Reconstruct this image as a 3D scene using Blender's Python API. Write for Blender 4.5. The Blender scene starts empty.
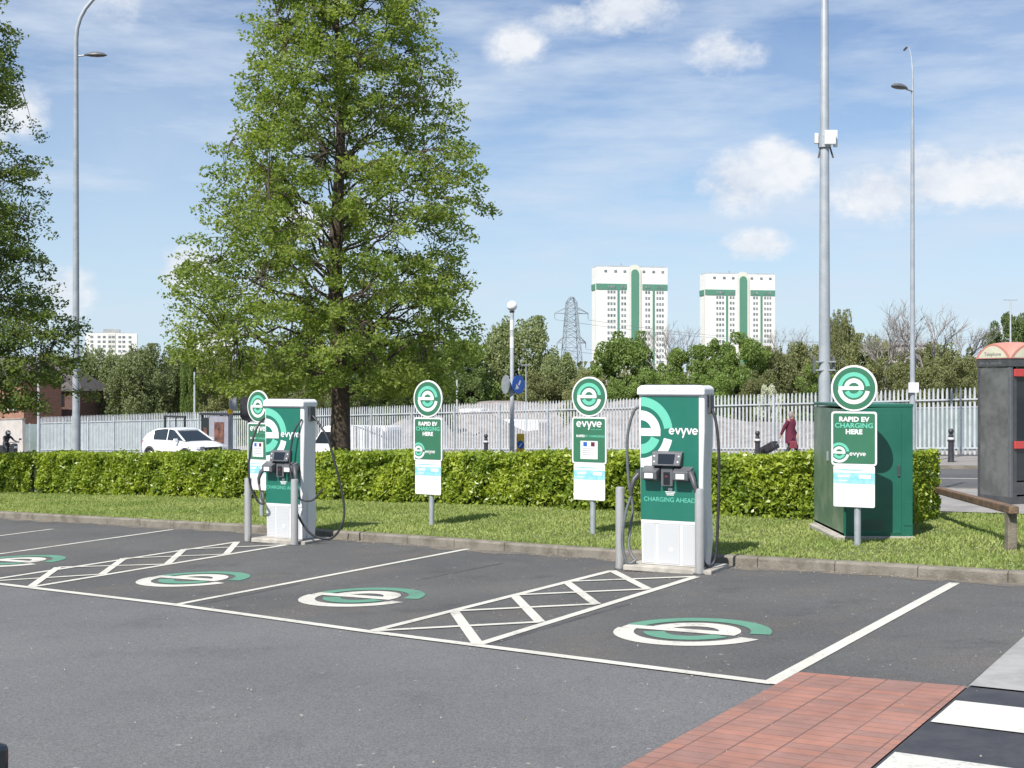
import bpy, bmesh, math, random
import numpy as np
from mathutils import Vector, Matrix, Quaternion
PI = math.pi; R_ = math.radians
random.seed(7)
sc = bpy.context.scene
COL = sc.collection
F = 1287.0; CH = 2.05; HX = 512.0; HY = 384.0       # focal length in pixels, camera height, image centre

# ---------------------------------------------------------------- terrain
U = (-.773, .635); N = (.635, .773)                 # street directions: along the road, across it
def CP(x, y): return .1475 - .01666*y + .02645*x    # car park plane
def RP(x, y): return max(.531 - .0289*y + .0193*x, -3.4)   # road plane
def vv(x, y): return N[0]*x + N[1]*y
def ss(x, y): return U[0]*x + U[1]*y
def sv(s, v): return (U[0]*s + N[0]*v, U[1]*s + N[1]*v)
def sstep(a, b, t):
    t = min(1, max(0, (t-a)/(b-a))); return t*t*(3-2*t)
def T(x, y):
    k = sstep(18.2, 25.4, vv(x, y))
    return (CP(x, y)+.12)*(1-k) + RP(x, y)*k
def gp(px, py, dz=0.):                              # photo position -> point on the car park plane
    a = (px-HX)/F
    D = (CH-dz-.1475)/((py-HY)/F - .01666 + .02645*a)
    return (a*D, D)
def gv(px, py): return gp(px, py, .12)
def atv(px, v):                                     # point seen at column px lying at street distance v
    a = (px-HX)/F; D = v/(N[1]+N[0]*a); return (a*D, D)
def atD(px, D): return ((px-HX)/F*D, D)
def zat(py, D): return CH - (py-HY)*D/F

# ---------------------------------------------------------------- materials
def nm(name):
    m = bpy.data.materials.new(name); m.use_nodes = True
    nt = m.node_tree; b = nt.nodes['Principled BSDF']; return m, nt, b
def rgb(c): return (c[0], c[1], c[2], 1)
def mat(name, c, rough=.5, metal=0., c2=None, scale=6., bump=0., bscale=40., spec=.5, detail=4, lo=.4, hi=.62, coat=0):
    m, nt, b = nm(name); L = nt.links
    b.inputs['Base Color'].default_value = rgb(c); b.inputs['Roughness'].default_value = rough
    b.inputs['Metallic'].default_value = metal; b.inputs['Specular IOR Level'].default_value = spec
    if coat: b.inputs['Coat Weight'].default_value = coat
    tc = nt.nodes.new('ShaderNodeTexCoord')
    if c2 is not None:
        n = nt.nodes.new('ShaderNodeTexNoise'); n.inputs['Scale'].default_value = scale; n.inputs['Detail'].default_value = detail
        n.inputs['Roughness'].default_value = .65
        r = nt.nodes.new('ShaderNodeMapRange'); r.inputs[1].default_value = lo; r.inputs[2].default_value = hi
        x = nt.nodes.new('ShaderNodeMix'); x.data_type = 'RGBA'
        x.inputs[6].default_value = rgb(c); x.inputs[7].default_value = rgb(c2)
        L.new(tc.outputs['Object'], n.inputs['Vector']); L.new(n.outputs[0], r.inputs[0]); L.new(r.outputs[0], x.inputs[0]); L.new(x.outputs[2], b.inputs['Base Color'])
    if bump:
        n = nt.nodes.new('ShaderNodeTexNoise'); n.inputs['Scale'].default_value = bscale; n.inputs['Detail'].default_value = 5
        bp = nt.nodes.new('ShaderNodeBump'); bp.inputs['Strength'].default_value = bump; bp.inputs['Distance'].default_value = .02
        L.new(tc.outputs['Object'], n.inputs['Vector']); L.new(n.outputs[0], bp.inputs['Height']); L.new(bp.outputs[0], b.inputs['Normal'])
    return m
def N_(nt, t, **k):
    n = nt.nodes.new(t)
    for a, v in k.items(): setattr(n, a, v)
    return n
def noise(nt, vec, scale, detail=4, rough=.6):
    n = N_(nt, 'ShaderNodeTexNoise'); n.inputs['Scale'].default_value = scale; n.inputs['Detail'].default_value = detail; n.inputs['Roughness'].default_value = rough
    nt.links.new(vec, n.inputs['Vector']); return n.outputs[0]
def mrange(nt, v, a, b, c=0., d=1.):
    n = N_(nt, 'ShaderNodeMapRange'); nt.links.new(v, n.inputs[0])
    for i, q in enumerate((a, b, c, d)): n.inputs[i+1].default_value = q
    return n.outputs[0]
def mixc(nt, f, a, b, mode='MIX'):
    n = N_(nt, 'ShaderNodeMix', data_type='RGBA', blend_type=mode)
    for s, q in ((0, f), (6, a), (7, b)):
        if isinstance(q, bpy.types.NodeSocket): nt.links.new(q, n.inputs[s])
        elif s == 0: n.inputs[0].default_value = q
        else: n.inputs[s].default_value = rgb(q)
    return n.outputs[2]
def mathn(nt, op, a, b=None, clamp=False):
    n = N_(nt, 'ShaderNodeMath', operation=op, use_clamp=clamp)
    for i, q in enumerate((a, b)):
        if q is None: continue
        if isinstance(q, bpy.types.NodeSocket): nt.links.new(q, n.inputs[i])
        else: n.inputs[i].default_value = q
    return n.outputs[0]
def asphalt(name, base, light, stain=.6, warm=(.10, .085, .07), wamt=.0):
    m, nt, b = nm(name); L = nt.links
    tc = N_(nt, 'ShaderNodeTexCoord').outputs['Object']
    big = mrange(nt, noise(nt, tc, .35, 6, .62), .35, .7)
    c = mixc(nt, big, base, light)
    st = mrange(nt, noise(nt, tc, 1.1, 5, .7), .56, .72)
    c = mixc(nt, mathn(nt, 'MULTIPLY', st, stain), c, tuple(q*.72 for q in base))
    if wamt:
        w = mrange(nt, noise(nt, tc, .8, 5, .6), .5, .7)
        c = mixc(nt, mathn(nt, 'MULTIPLY', w, wamt), c, warm)
    vo = N_(nt, 'ShaderNodeTexVoronoi'); vo.inputs['Scale'].default_value = 130.; L.new(tc, vo.inputs['Vector'])
    sep = N_(nt, 'ShaderNodeSeparateColor'); L.new(vo.outputs['Color'], sep.inputs[0])
    sp = mrange(nt, sep.outputs[0], 0, 1, .68, 1.34)
    c = mixc(nt, 1., c, sp, 'MULTIPLY')
    fl = mrange(nt, noise(nt, tc, 14., 2, .4), .745, .77)         # sparse pale specks
    c = mixc(nt, mathn(nt, 'MULTIPLY', fl, .6), c, (.36, .35, .33))
    L.new(c, b.inputs['Base Color'])
    b.inputs['Roughness'].default_value = .86; b.inputs['Specular IOR Level'].default_value = .3
    bp = N_(nt, 'ShaderNodeBump'); bp.inputs['Strength'].default_value = .35; bp.inputs['Distance'].default_value = .006
    L.new(sep.outputs[1], bp.inputs['Height']); L.new(bp.outputs[0], b.inputs['Normal'])
    return m
def leafmat(name, c1, c2, trans=.35, scale=1.5, rough=.55, tcol=None, spec=.3):
    m = bpy.data.materials.new(name); m.use_nodes = True; nt = m.node_tree; L = nt.links
    for n in list(nt.nodes): nt.nodes.remove(n)
    out = N_(nt, 'ShaderNodeOutputMaterial')
    geo = N_(nt, 'ShaderNodeNewGeometry'); tc = N_(nt, 'ShaderNodeTexCoord')
    f = mathn(nt, 'ADD', mathn(nt, 'MULTIPLY', geo.outputs['Random Per Island'], .55), mathn(nt, 'MULTIPLY', mrange(nt, noise(nt, tc.outputs['Object'], scale, 3), .35, .65), .45))
    c = mixc(nt, f, c1, c2)
    oi = N_(nt, 'ShaderNodeObjectInfo')
    c = mixc(nt, 1., c, mrange(nt, oi.outputs['Random'], 0, 1, .85, 1.15), 'MULTIPLY')
    p = N_(nt, 'ShaderNodeBsdfPrincipled'); p.inputs['Roughness'].default_value = rough; p.inputs['Specular IOR Level'].default_value = spec; L.new(c, p.inputs['Base Color'])
    t = N_(nt, 'ShaderNodeBsdfTranslucent'); L.new(mixc(nt, 1., c, tcol or (1.5, 1.6, .6), 'MULTIPLY'), t.inputs[0])
    mx = N_(nt, 'ShaderNodeMixShader'); mx.inputs[0].default_value = trans
    L.new(p.outputs[0], mx.inputs[1]); L.new(t.outputs[0], mx.inputs[2]); L.new(mx.outputs[0], out.inputs[0])
    return m
def paint(name, c, under, worn=.5):
    m, nt, b = nm(name); L = nt.links
    tc = N_(nt, 'ShaderNodeTexCoord').outputs['Object']
    w = mrange(nt, mathn(nt, 'ADD', mathn(nt, 'MULTIPLY', noise(nt, tc, 30., 6, .8), .6), mathn(nt, 'MULTIPLY', noise(nt, tc, 2.3, 3, .5), .4)), .53, .62)
    g = mrange(nt, noise(nt, tc, 2.2, 4, .6), .35, .7)
    a = mixc(nt, g, c, tuple(q*.82 for q in c))
    L.new(mixc(nt, mathn(nt, 'MULTIPLY', w, worn), a, under), b.inputs['Base Color'])
    b.inputs['Roughness'].default_value = .75
    return m

M = {}
M['asph'] = asphalt('worn_asphalt', (.120, .121, .124), (.152, .152, .153), .5)
M['asph_dark'] = asphalt('bay_asphalt', (.082, .082, .082), (.118, .117, .114), .75, warm=(.14, .12, .10), wamt=.45)
M['asph_road'] = asphalt('road_asphalt', (.085, .085, .088), (.12, .12, .12), .2)
M['pave'] = mat('paving_concrete', (.30, .285, .27), .85, c2=(.22, .21, .20), scale=1.5, bump=.2)
M['pave_far'] = mat('far_paving', (.26, .24, .22), .85, c2=(.20, .185, .17), scale=1.2)
M['pave_light'] = mat('light_concrete', (.33, .33, .32), .85, c2=(.25, .25, .24), scale=3, bump=.25, bscale=120)
M['soil'] = mat('verge_soil', (.10, .12, .035), .95, c2=(.13, .105, .06), scale=3.5, bump=.5, bscale=60, lo=.45, hi=.7)
M['farsoil'] = mat('far_ground', (.07, .09, .03), .95, c2=(.12, .12, .06), scale=.08)
M['gravel'] = mat('rubble', (.29, .26, .24), .95, c2=(.17, .155, .145), scale=1.6, bump=.8, bscale=5)
M['white_line'] = paint('white_road_paint', (.60, .585, .52), (.10, .10, .10))
M['green_line'] = paint('green_road_paint', (.11, .28, .195), (.09, .10, .10))
M['zebra_white'] = paint('zebra_white_paint', (.62, .61, .56), (.18, .18, .18), .6)
M['zebra_black'] = mat('zebra_black_paint', (.035, .037, .045), .7, c2=(.055, .055, .06), scale=5, bump=.2)
M['white'] = mat('white_powder_coat', (.70, .70, .70), .35, c2=(.65, .65, .65), scale=2)
M['greenp'] = mat('green_vinyl', (.012, .135, .095), .35, c2=(.018, .15, .105), scale=1.5)
M['signgreen'] = mat('green_sign_film', (.035, .145, .080), .4, c2=(.04, .16, .09), scale=2)
M['mint'] = mat('mint_film', (.13, .50, .36), .4, c2=(.14, .52, .38), scale=4)
M['wfilm'] = mat('white_film', (.74, .74, .73), .4, c2=(.70, .70, .69), scale=4)
M['cyan'] = mat('cyan_film', (.20, .52, .58), .45, c2=(.36, .60, .64), scale=14)
M['steel'] = mat('brushed_steel', (.50, .495, .48), .34, .5, c2=(.46, .455, .45), scale=2)
M['galv'] = mat('galvanised_steel', (.40, .43, .46), .5, .35, c2=(.31, .34, .37), scale=5)
M['galv_pale'] = mat('galvanised_palisade', (.50, .53, .55), .6, .15, c2=(.40, .43, .46), scale=3)
M['lampgrey'] = mat('lamp_column_grey', (.36, .385, .41), .5, .1, c2=(.29, .32, .35), scale=3)
M['dkgrey'] = mat('dark_grey_plastic', (.055, .057, .062), .45, c2=(.075, .077, .08), scale=8)
M['mdgrey'] = mat('mid_grey_plastic', (.095, .10, .108), .45, c2=(.12, .125, .13), scale=8)
M['black'] = mat('black_rubber', (.018, .018, .02), .5, c2=(.028, .028, .03), scale=12)
M['glass'] = mat('dark_glass', (.02, .028, .034), .06, spec=.8)
M['screen'] = mat('dark_screen', (.012, .016, .02), .12, spec=.7)
M['cable'] = mat('cable_rubber', (.022, .024, .027), .5, c2=(.035, .036, .04), scale=20)
M['cable_grey'] = mat('grey_cable_rubber', (.10, .115, .125), .5, c2=(.13, .14, .15), scale=20)
M['plinth'] = mat('cast_concrete', (.44, .41, .36), .85, c2=(.32, .30, .26), scale=6, bump=.3)
M['kerb'] = mat('kerb_concrete', (.215, .195, .16), .9, c2=(.12, .105, .08), scale=4.5, bump=.5, bscale=50, lo=.42, hi=.68)
M['grille'] = mat('perforated_white_metal', (.50, .52, .53), .5, c2=(.55, .56, .57), scale=150, detail=1)
M['perf'] = mat('perforation_shade', (.34, .35, .36), .6, c2=(.38, .39, .40), scale=40)
M['cab_green'] = mat('cabinet_green_paint', (.011, .105, .070), .36, c2=(.017, .125, .085), scale=1.3)
M['cab_side'] = mat('dirty_reflection_green', (.09, .165, .125), .32, c2=(.22, .26, .21), scale=3.2, lo=.45, hi=.75)  # dull dirty green, its paler patches imitating reflections in the colour
M['wood'] = mat('weathered_wood', (.20, .12, .07), .85, c2=(.10, .075, .05), scale=7, bump=.5)
M['woodgrey'] = mat('grey_wood', (.21, .18, .14), .9, c2=(.12, .105, .08), scale=6, bump=.5)
M['brickhouse'] = None
M['slate'] = mat('roof_tiles', (.10, .085, .08), .85, c2=(.065, .06, .06), scale=2)
M['bark'] = mat('bark', (.085, .062, .042), .95, c2=(.045, .036, .028), scale=9, bump=.9, bscale=22)
M['barkgrey'] = mat('grey_bark', (.32, .30, .28), .95, c2=(.22, .20, .19), scale=4)
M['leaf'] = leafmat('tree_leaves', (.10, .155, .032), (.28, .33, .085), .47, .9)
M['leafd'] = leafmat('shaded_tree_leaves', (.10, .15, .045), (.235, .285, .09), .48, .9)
M['leafhedge'] = leafmat('laurel_leaves', (.11, .20, .022), (.46, .53, .07), .30, 1.4, .37, spec=.5)
M['hedgecore'] = mat('hedge_inside', (.018, .032, .008), .95, c2=(.03, .045, .012), scale=12)  # near-black core colour stands in for the shade between the leaves
M['blade'] = leafmat('grass_blades', (.17, .25, .058), (.39, .43, .16), .35, .7, .6)
M['willow'] = leafmat('grey_green_leaves', (.15, .19, .085), (.25, .28, .135), .3, .25)
M['bright'] = leafmat('fresh_green_leaves', (.10, .165, .035), (.23, .30, .085), .3, .25)
M['olive'] = leafmat('olive_leaves', (.15, .17, .07), (.26, .27, .125), .3, .25)
M['deep'] = leafmat('deep_green_leaves', (.095, .145, .05), (.18, .23, .09), .3, .25)
M['blossom'] = leafmat('blossom', (.35, .38, .28), (.6, .6, .5), .2, .5)
M['towerwhite'] = mat('white_render', (.79, .785, .75), .8, c2=(.75, .745, .71), scale=.1)
M['towercream'] = mat('cream_render', (.70, .68, .60), .8, c2=(.66, .64, .56), scale=.1)
M['towergreen'] = mat('green_cladding', (.095, .25, .175), .6, c2=(.105, .265, .19), scale=.1)
M['winglass'] = mat('tower_glazing', (.13, .15, .16), .2, c2=(.3, .32, .33), scale=.35)
M['concreteroof'] = mat('grey_roof_plant', (.38, .39, .39), .8, c2=(.3, .3, .3), scale=.3)
M['pylon'] = mat('pylon_steel', (.27, .30, .33), .6, .1, c2=(.23, .26, .29), scale=.3)
M['carwhite'] = mat('white_car_paint', (.80, .80, .80), .25, c2=(.78, .78, .78), scale=2, coat=.6)
M['vanwhite'] = mat('white_van_paint', (.75, .75, .74), .4, c2=(.68, .68, .67), scale=2)
M['chrome'] = mat('chrome', (.7, .7, .72), .12, 1., c2=(.6, .6, .62), scale=5)
M['lens'] = mat('headlight_lens', (.55, .58, .62), .1, c2=(.4, .42, .45), scale=20)
M['bollard'] = mat('bollard_black', (.025, .025, .03), .45, c2=(.04, .04, .045), scale=8)
M['yellow'] = mat('yellow_plastic', (.78, .47, .02), .45, c2=(.7, .42, .02), scale=6)
M['blue'] = mat('blue_sign_film', (.02, .10, .42), .4, c2=(.025, .12, .46), scale=5)
M['signback'] = mat('sign_back_grey', (.30, .33, .34), .55, .2, c2=(.25, .28, .29), scale=6)
M['globe'] = mat('opal_globe', (.88, .88, .87), .3, c2=(.85, .85, .84), scale=5)
M['red'] = mat('red_gloss', (.52, .06, .055), .4, c2=(.46, .06, .055), scale=5)
M['dome'] = mat('faded_red_dome', (.55, .22, .17), .5, c2=(.50, .25, .20), scale=4)
M['lunette'] = mat('cream_lunette', (.62, .60, .46), .5, c2=(.56, .54, .42), scale=6)
M['boxsteel'] = mat('kiosk_steel', (.23, .235, .235), .28, .45, c2=(.145, .15, .15), scale=2.6)
M['coat'] = mat('burgundy_coat', (.12, .012, .036), .8, c2=(.09, .01, .03), scale=6)
M['trouser'] = mat('dark_trousers', (.03, .03, .04), .85, c2=(.045, .045, .05), scale=6)
M['skin'] = mat('skin', (.48, .29, .21), .6, c2=(.44, .26, .19), scale=8)
M['hair'] = mat('grey_hair', (.30, .27, .24), .8, c2=(.22, .19, .17), scale=20)
M['leather'] = mat('black_leather', (.02, .02, .024), .5, c2=(.03, .03, .035), scale=9)
M['bag'] = mat('red_bag', (.17, .025, .035), .6, c2=(.13, .02, .03), scale=9)
M['hoarding'] = mat('pale_blue_hoarding', (.21, .26, .27), .7, c2=(.16, .21, .20), scale=.8)
M['creamwall'] = mat('cream_wall', (.50, .46, .43), .85, c2=(.43, .40, .37), scale=1.5)
M['tanbuild'] = mat('tan_render', (.46, .42, .36), .85, c2=(.4, .37, .32), scale=.3)
M['navy'] = mat('navy_car_paint', (.012, .035, .06), .3, c2=(.014, .04, .07), scale=3, coat=.5)
M['poster'] = mat('dark_poster', (.05, .03, .03), .3, c2=(.22, .10, .07), scale=2.2)
M['sheltergrey'] = mat('shelter_grey', (.30, .30, .34), .5, c2=(.26, .26, .30), scale=3)
M['frameblack'] = mat('shelter_black', (.025, .025, .028), .45, c2=(.035, .035, .04), scale=4)

def brickmat(name, c1, c2, mortar, bw, bh, rot, ms=.012, off=.5, bump=.4, var=True):
    m, nt, b = nm(name); L = nt.links
    tc = N_(nt, 'ShaderNodeTexCoord').outputs['Object']
    mp = N_(nt, 'ShaderNodeMapping'); mp.inputs['Rotation'].default_value = rot; L.new(tc, mp.inputs[0])
    br = N_(nt, 'ShaderNodeTexBrick'); L.new(mp.outputs[0], br.inputs[0])
    br.inputs['Color1'].default_value = rgb(c1); br.inputs['Color2'].default_value = rgb(c2); br.inputs['Mortar'].default_value = rgb(mortar)
    br.inputs['Scale'].default_value = 1.; br.inputs['Brick Width'].default_value = bw; br.inputs['Row Height'].default_value = bh
    br.inputs['Mortar Size'].default_value = ms; br.inputs['Bias'].default_value = 0; br.offset = off
    c = br.outputs['Color']
    g = mrange(nt, noise(nt, tc, 2.5, 5, .7), .35, .75, .78, 1.18)
    c = mixc(nt, 1., c, g, 'MULTIPLY')
    L.new(c, b.inputs['Base Color']); b.inputs['Roughness'].default_value = .85
    bp = N_(nt, 'ShaderNodeBump'); bp.inputs['Strength'].default_value = bump; bp.inputs['Distance'].default_value = .01; bp.invert = True
    L.new(br.outputs['Fac'], bp.inputs['Height']); L.new(bp.outputs[0], b.inputs['Normal'])
    return m, br, c
M['brickhouse'] = brickmat('house_brick', (.42, .17, .09), (.32, .12, .07), (.35, .30, .25), .22, .075, (PI/2, 0, 0), .01)[0]
M['brickdark'] = brickmat('dark_house_brick', (.17, .075, .055), (.12, .055, .045), (.14, .12, .11), .22, .075, (PI/2, 0, 0), .01)[0]

# ---------------------------------------------------------------- mesh builder
class MB:
    def __init__(s, mtx=None): s.v = []; s.f = []; s.eps = 0
    def add(s, vs, fs):
        o = len(s.v); s.v += [tuple(p) for p in vs]; s.f += [tuple(i+o for i in f) for f in fs]; return s
    def box(s, cx, cy, cz, sx, sy, sz, rz=0, taper=(1, 1)):
        vs = []
        for k, z in enumerate((-.5, .5)):
            tx, ty = (1, 1) if k == 0 else taper
            for x, y in ((-.5, -.5), (.5, -.5), (.5, .5), (-.5, .5)):
                X = x*sx*tx; Y = y*sy*ty
                vs.append((cx+X*math.cos(rz)-Y*math.sin(rz), cy+X*math.sin(rz)+Y*math.cos(rz), cz+z*sz))
        return s.add(vs, [(3, 2, 1, 0), (4, 5, 6, 7), (0, 1, 5, 4), (1, 2, 6, 5), (2, 3, 7, 6), (3, 0, 4, 7)])
    def bar(s, p, q, w, h=None, up=(0, 0, 1)):       # rectangular bar between two points
        h = h or w; p = Vector(p); q = Vector(q); d = (q-p).normalized(); up = Vector(up)
        if abs(d.dot(up)) > .98: up = Vector((1, 0, 0))
        a = d.cross(up).normalized()*w/2; b = a.cross(d).normalized()*h/2
        vs = [p-a-b, p+a-b, p+a+b, p-a+b, q-a-b, q+a-b, q+a+b, q-a+b]
        return s.add(vs, [(3, 2, 1, 0), (4, 5, 6, 7), (0, 1, 5, 4), (1, 2, 6, 5), (2, 3, 7, 6), (3, 0, 4, 7)])
    def tube(s, pts, r, n=8, caps=True):
        pts = [Vector(p) for p in pts]; rs = r if isinstance(r, (list, tuple)) else [r]*len(pts)
        ref = Vector((0, 0, 1)); o = len(s.v); a = None
        for i, p in enumerate(pts):
            d = (pts[min(i+1, len(pts)-1)]-pts[max(i-1, 0)]).normalized()
            if a is None:
                if abs(d.z) > .9: ref = Vector((1, 0, 0))
                a = d.cross(ref).normalized()
            else: a = (a-d*a.dot(d)).normalized()
            b = d.cross(a)
            for k in range(n):
                t = 2*PI*k/n; s.v.append(tuple(p+(a*math.cos(t)+b*math.sin(t))*rs[i]))
        for i in range(len(pts)-1):
            for k in range(n):
                s.f.append((o+i*n+k, o+i*n+(k+1) % n, o+(i+1)*n+(k+1) % n, o+(i+1)*n+k))
        if caps:
            s.f.append(tuple(o+k for k in range(n-1, -1, -1))); s.f.append(tuple(o+(len(pts)-1)*n+k for k in range(n)))
        return s
    def lathe(s, prof, cx=0, cy=0, cz=0, n=20):      # prof: (radius, z)
        o = len(s.v)
        for r, z in prof:
            for k in range(n): t = 2*PI*k/n; s.v.append((cx+r*math.cos(t), cy+r*math.sin(t), cz+z))
        for i in range(len(prof)-1):
            for k in range(n): s.f.append((o+i*n+k, o+i*n+(k+1) % n, o+(i+1)*n+(k+1) % n, o+(i+1)*n+k))
        s.f.append(tuple(o+k for k in range(n-1, -1, -1))); s.f.append(tuple(o+(len(prof)-1)*n+k for k in range(n)))
        return s
    def prism(s, poly, y0, y1):                      # polygon in x,z extruded along y
        n = len(poly); vs = [(x, y0, z) for x, z in poly]+[(x, y1, z) for x, z in poly]
        fs = [tuple(range(n)), tuple(range(2*n-1, n-1, -1))]+[(i, i+n, (i+1) % n+n, (i+1) % n) for i in range(n)]
        return s.add(vs, fs)
    def zprism(s, poly, z0, z1):
        n = len(poly); z0f = z0 if callable(z0) else (lambda x, y: z0); z1f = z1 if callable(z1) else (lambda x, y: z1)
        vs = [(x, y, z0f(x, y)) for x, y in poly]+[(x, y, z1f(x, y)) for x, y in poly]
        fs = [tuple(range(n-1, -1, -1)), tuple(range(n, 2*n))]+[(i, (i+1) % n, (i+1) % n+n, i+n) for i in range(n)]
        return s.add(vs, fs)
    def decal(s, poly, y):                           # flat face in the x,z plane, each one a hair prouder
        s.eps += .0004; n = len(poly)
        return s.add([(x, y-s.eps, z) for x, z in poly], [tuple(range(n))])
    def disc(s, cx, cz, rx, rz, y0, y1, n=36):
        return s.prism([(cx+rx*math.cos(2*PI*k/n), cz+rz*math.sin(2*PI*k/n)) for k in range(n)], y0, y1)
    def build(s, name, m, parent=None, smooth=False, bevel=0, seg=2, loc=None, autos=True):
        me = bpy.data.meshes.new(name); me.from_pydata(s.v, [], s.f); me.validate(); me.update()
        bm = bmesh.new(); bm.from_mesh(me); bmesh.ops.recalc_face_normals(bm, faces=bm.faces); bm.to_mesh(me); bm.free()
        me.materials.append(m if not isinstance(m, str) else M[m])
        o = bpy.data.objects.new(name, me); COL.objects.link(o)
        if parent: o.parent = parent
        if loc: o.location = loc
        if smooth:
            for p in me.polygons: p.use_smooth = True
            try: me.set_sharp_from_angle(angle=R_(38))
            except Exception: pass
        if bevel:
            b = o.modifiers.new('bevel', 'BEVEL'); b.width = bevel; b.segments = seg; b.limit_method = 'ANGLE'; b.angle_limit = R_(35)
        return o
def tag(o, label=None, cat=None, group=None, kind=None):
    if label: o['label'] = label
    if cat: o['category'] = cat
    if group: o['group'] = group
    if kind: o['kind'] = kind
    return o
def thing(name, label, cat, loc, rz=0, group=None):
    o = bpy.data.objects.new(name, None); COL.objects.link(o); o.location = loc; o.rotation_euler = (0, 0, rz); o.empty_display_size = .2
    return tag(o, label, cat, group)
def quads(name, arr, m, parent=None, kind=None):     # arr: N x 4 x 3 leaf quads
    n = len(arr); me = bpy.data.meshes.new(name)
    me.vertices.add(n*4); me.vertices.foreach_set('co', arr.astype(np.float32).ravel())
    me.loops.add(n*4); me.loops.foreach_set('vertex_index', np.arange(n*4, dtype=np.int32))
    me.polygons.add(n); me.polygons.foreach_set('loop_start', np.arange(0, n*4, 4, dtype=np.int32)); me.polygons.foreach_set('loop_total', np.full(n, 4, dtype=np.int32))
    me.update(); me.validate(); me.materials.append(M[m])
    o = bpy.data.objects.new(name, me); COL.objects.link(o)
    if parent: o.parent = parent
    return o
def leafquads(rng, P, size, aspect=.5, flat=0., curl=True, droop=None):
    n = len(P)
    a = rng.normal(size=(n, 3)); 
    if flat: a[:, 2] *= (1-flat)
    if droop is not None: a[:, 2] -= droop
    a /= np.linalg.norm(a, axis=1)[:, None]
    b = rng.normal(size=(n, 3)); b -= a*(a*b).sum(1)[:, None]; b /= np.linalg.norm(b, axis=1)[:, None]
    s = (size*rng.uniform(.65, 1.3, n))[:, None]
    return np.stack([P-a*s*.5, P+b*s*aspect*.5+a*s*.08, P+a*s*.5, P-b*s*aspect*.5+a*s*.08], 1)

# text and logo ------------------------------------------------------------
def text_polys(body, size, bold=0., spacing=1., sx=1.):
    cu = bpy.data.curves.new('t', 'FONT'); cu.body = body; cu.size = size; cu.align_x = 'CENTER'; cu.align_y = 'CENTER'; cu.offset = bold; cu.space_character = spacing
    cu.resolution_u = 3
    ob = bpy.data.objects.new('t', cu); COL.objects.link(ob)
    dg = bpy.context.evaluated_depsgraph_get(); me = bpy.data.meshes.new_from_object(ob.evaluated_get(dg))
    vs = [(v.co.x*sx, v.co.y) for v in me.vertices]; fs = [tuple(p.vertices) for p in me.polygons]
    bpy.data.objects.remove(ob); bpy.data.curves.remove(cu); bpy.data.meshes.remove(me)
    return vs, fs
def add_text(mb, body, size, cx, cz, y, bold=0., spacing=1., sx=1.):
    vs, fs = text_polys(body, size, bold, spacing, sx); mb.eps += .0004
    mb.add([(cx+a, y-mb.eps, cz+b) for a, b in vs], fs)
def sector(r0, r1, a0, a1, n=28):
    out = [(r1*math.cos(R_(a0+(a1-a0)*i/n)), r1*math.sin(R_(a0+(a1-a0)*i/n))) for i in range(n+1)]
    out += [(r0*math.cos(R_(a1-(a1-a0)*i/n)), r0*math.sin(R_(a1-(a1-a0)*i/n))) for i in range(n+1)]
    # split in quads for robust triangulation
    q = []
    for i in range(n):
        t0 = R_(a0+(a1-a0)*i/n); t1 = R_(a0+(a1-a0)*(i+1)/n)
        q.append([(r0*math.cos(t0), r0*math.sin(t0)), (r1*math.cos(t0), r1*math.sin(t0)), (r1*math.cos(t1), r1*math.sin(t1)), (r0*math.cos(t1), r0*math.sin(t1))])
    return q
def logo(half=False):                                # -> white quads, mint quads (unit disc radius 1)
    w, g = [], []
    lo = -90 if half else None
    w += sector(.25, .45, 8, 90 if half else 172)
    w.append([(0 if half else -.70, -.075), (.45, -.075), (.45, .085), (0 if half else -.70, .085)])
    w += sector(.54, .73, 270 if half else 187, 348)
    g += sector(.54, .73, 8, 90 if half else 172)
    g += sector(.25, .45, 270 if half else 205, 340)
    return w, g
def add_logo(mw, mg, cx, cz, R, y, half=False):
    w, g = logo(half)
    for mb, qs in ((mw, w), (mg[0], g[:28]), (mg[1], g[28:])):
        mb.eps += .0004
        for i, q in enumerate(qs):
            e = mb.eps + (.0003 if len(qs) > 1 and q is w[-1-0] else 0)
            k = .0003 if (mb is mw and abs(q[0][1]+.075) < 1e-6) else 0
            mb.add([(cx+a*R, y-mb.eps-k, cz+b*R) for a, b in q], [(0, 1, 2, 3)])
def evyve_polys():                                   # the wordmark, x-height 1, centred
    P = []; t = .24
    def seg(p, q, w=t):
        d = Vector((q[0]-p[0], q[1]-p[1])).normalized(); a = Vector((-d.y, d.x))*w/2
        return [(p[0]-a.x, p[1]-a.y), (p[0]+a.x, p[1]+a.y), (q[0]+a.x, q[1]+a.y), (q[0]-a.x, q[1]-a.y)]
    def e(x):
        for q in sector(.5-t, .5, 0, 318, 22): P.append([(x+.5+a, .5+b) for a, b in q])
        P.append([(x+.08, .41), (x+.92, .41), (x+.92, .59), (x+.08, .59)])
    def v(x):
        P.append(seg((x+.12, 1.0), (x+.5, .08))); P.append(seg((x+.88, 1.0), (x+.5, .08)))
    def yy(x):
        P.append(seg((x+.12, 1.0), (x+.5, .08))); P.append(seg((x+.92, 1.0), (x+.36, -.45)))
    x = 0
    for ch, adv in zip('evyve', (1.04, .94, .96, .96, 1.)):
        {'e': e, 'v': v, 'y': yy}[ch](x); x += adv
    return [[(a-x/2, b-.5) for a, b in q] for q in P], x
def add_evyve(mb, cx, cz, width, y):
    P, w = evyve_polys(); k = width/w
    for i, q in enumerate(P):
        mb.add([(cx+a*k, y-mb.eps-.0004-.00006*i, cz+b*k) for a, b in q], [(0, 1, 2, 3)])
    mb.eps += .004

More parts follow.
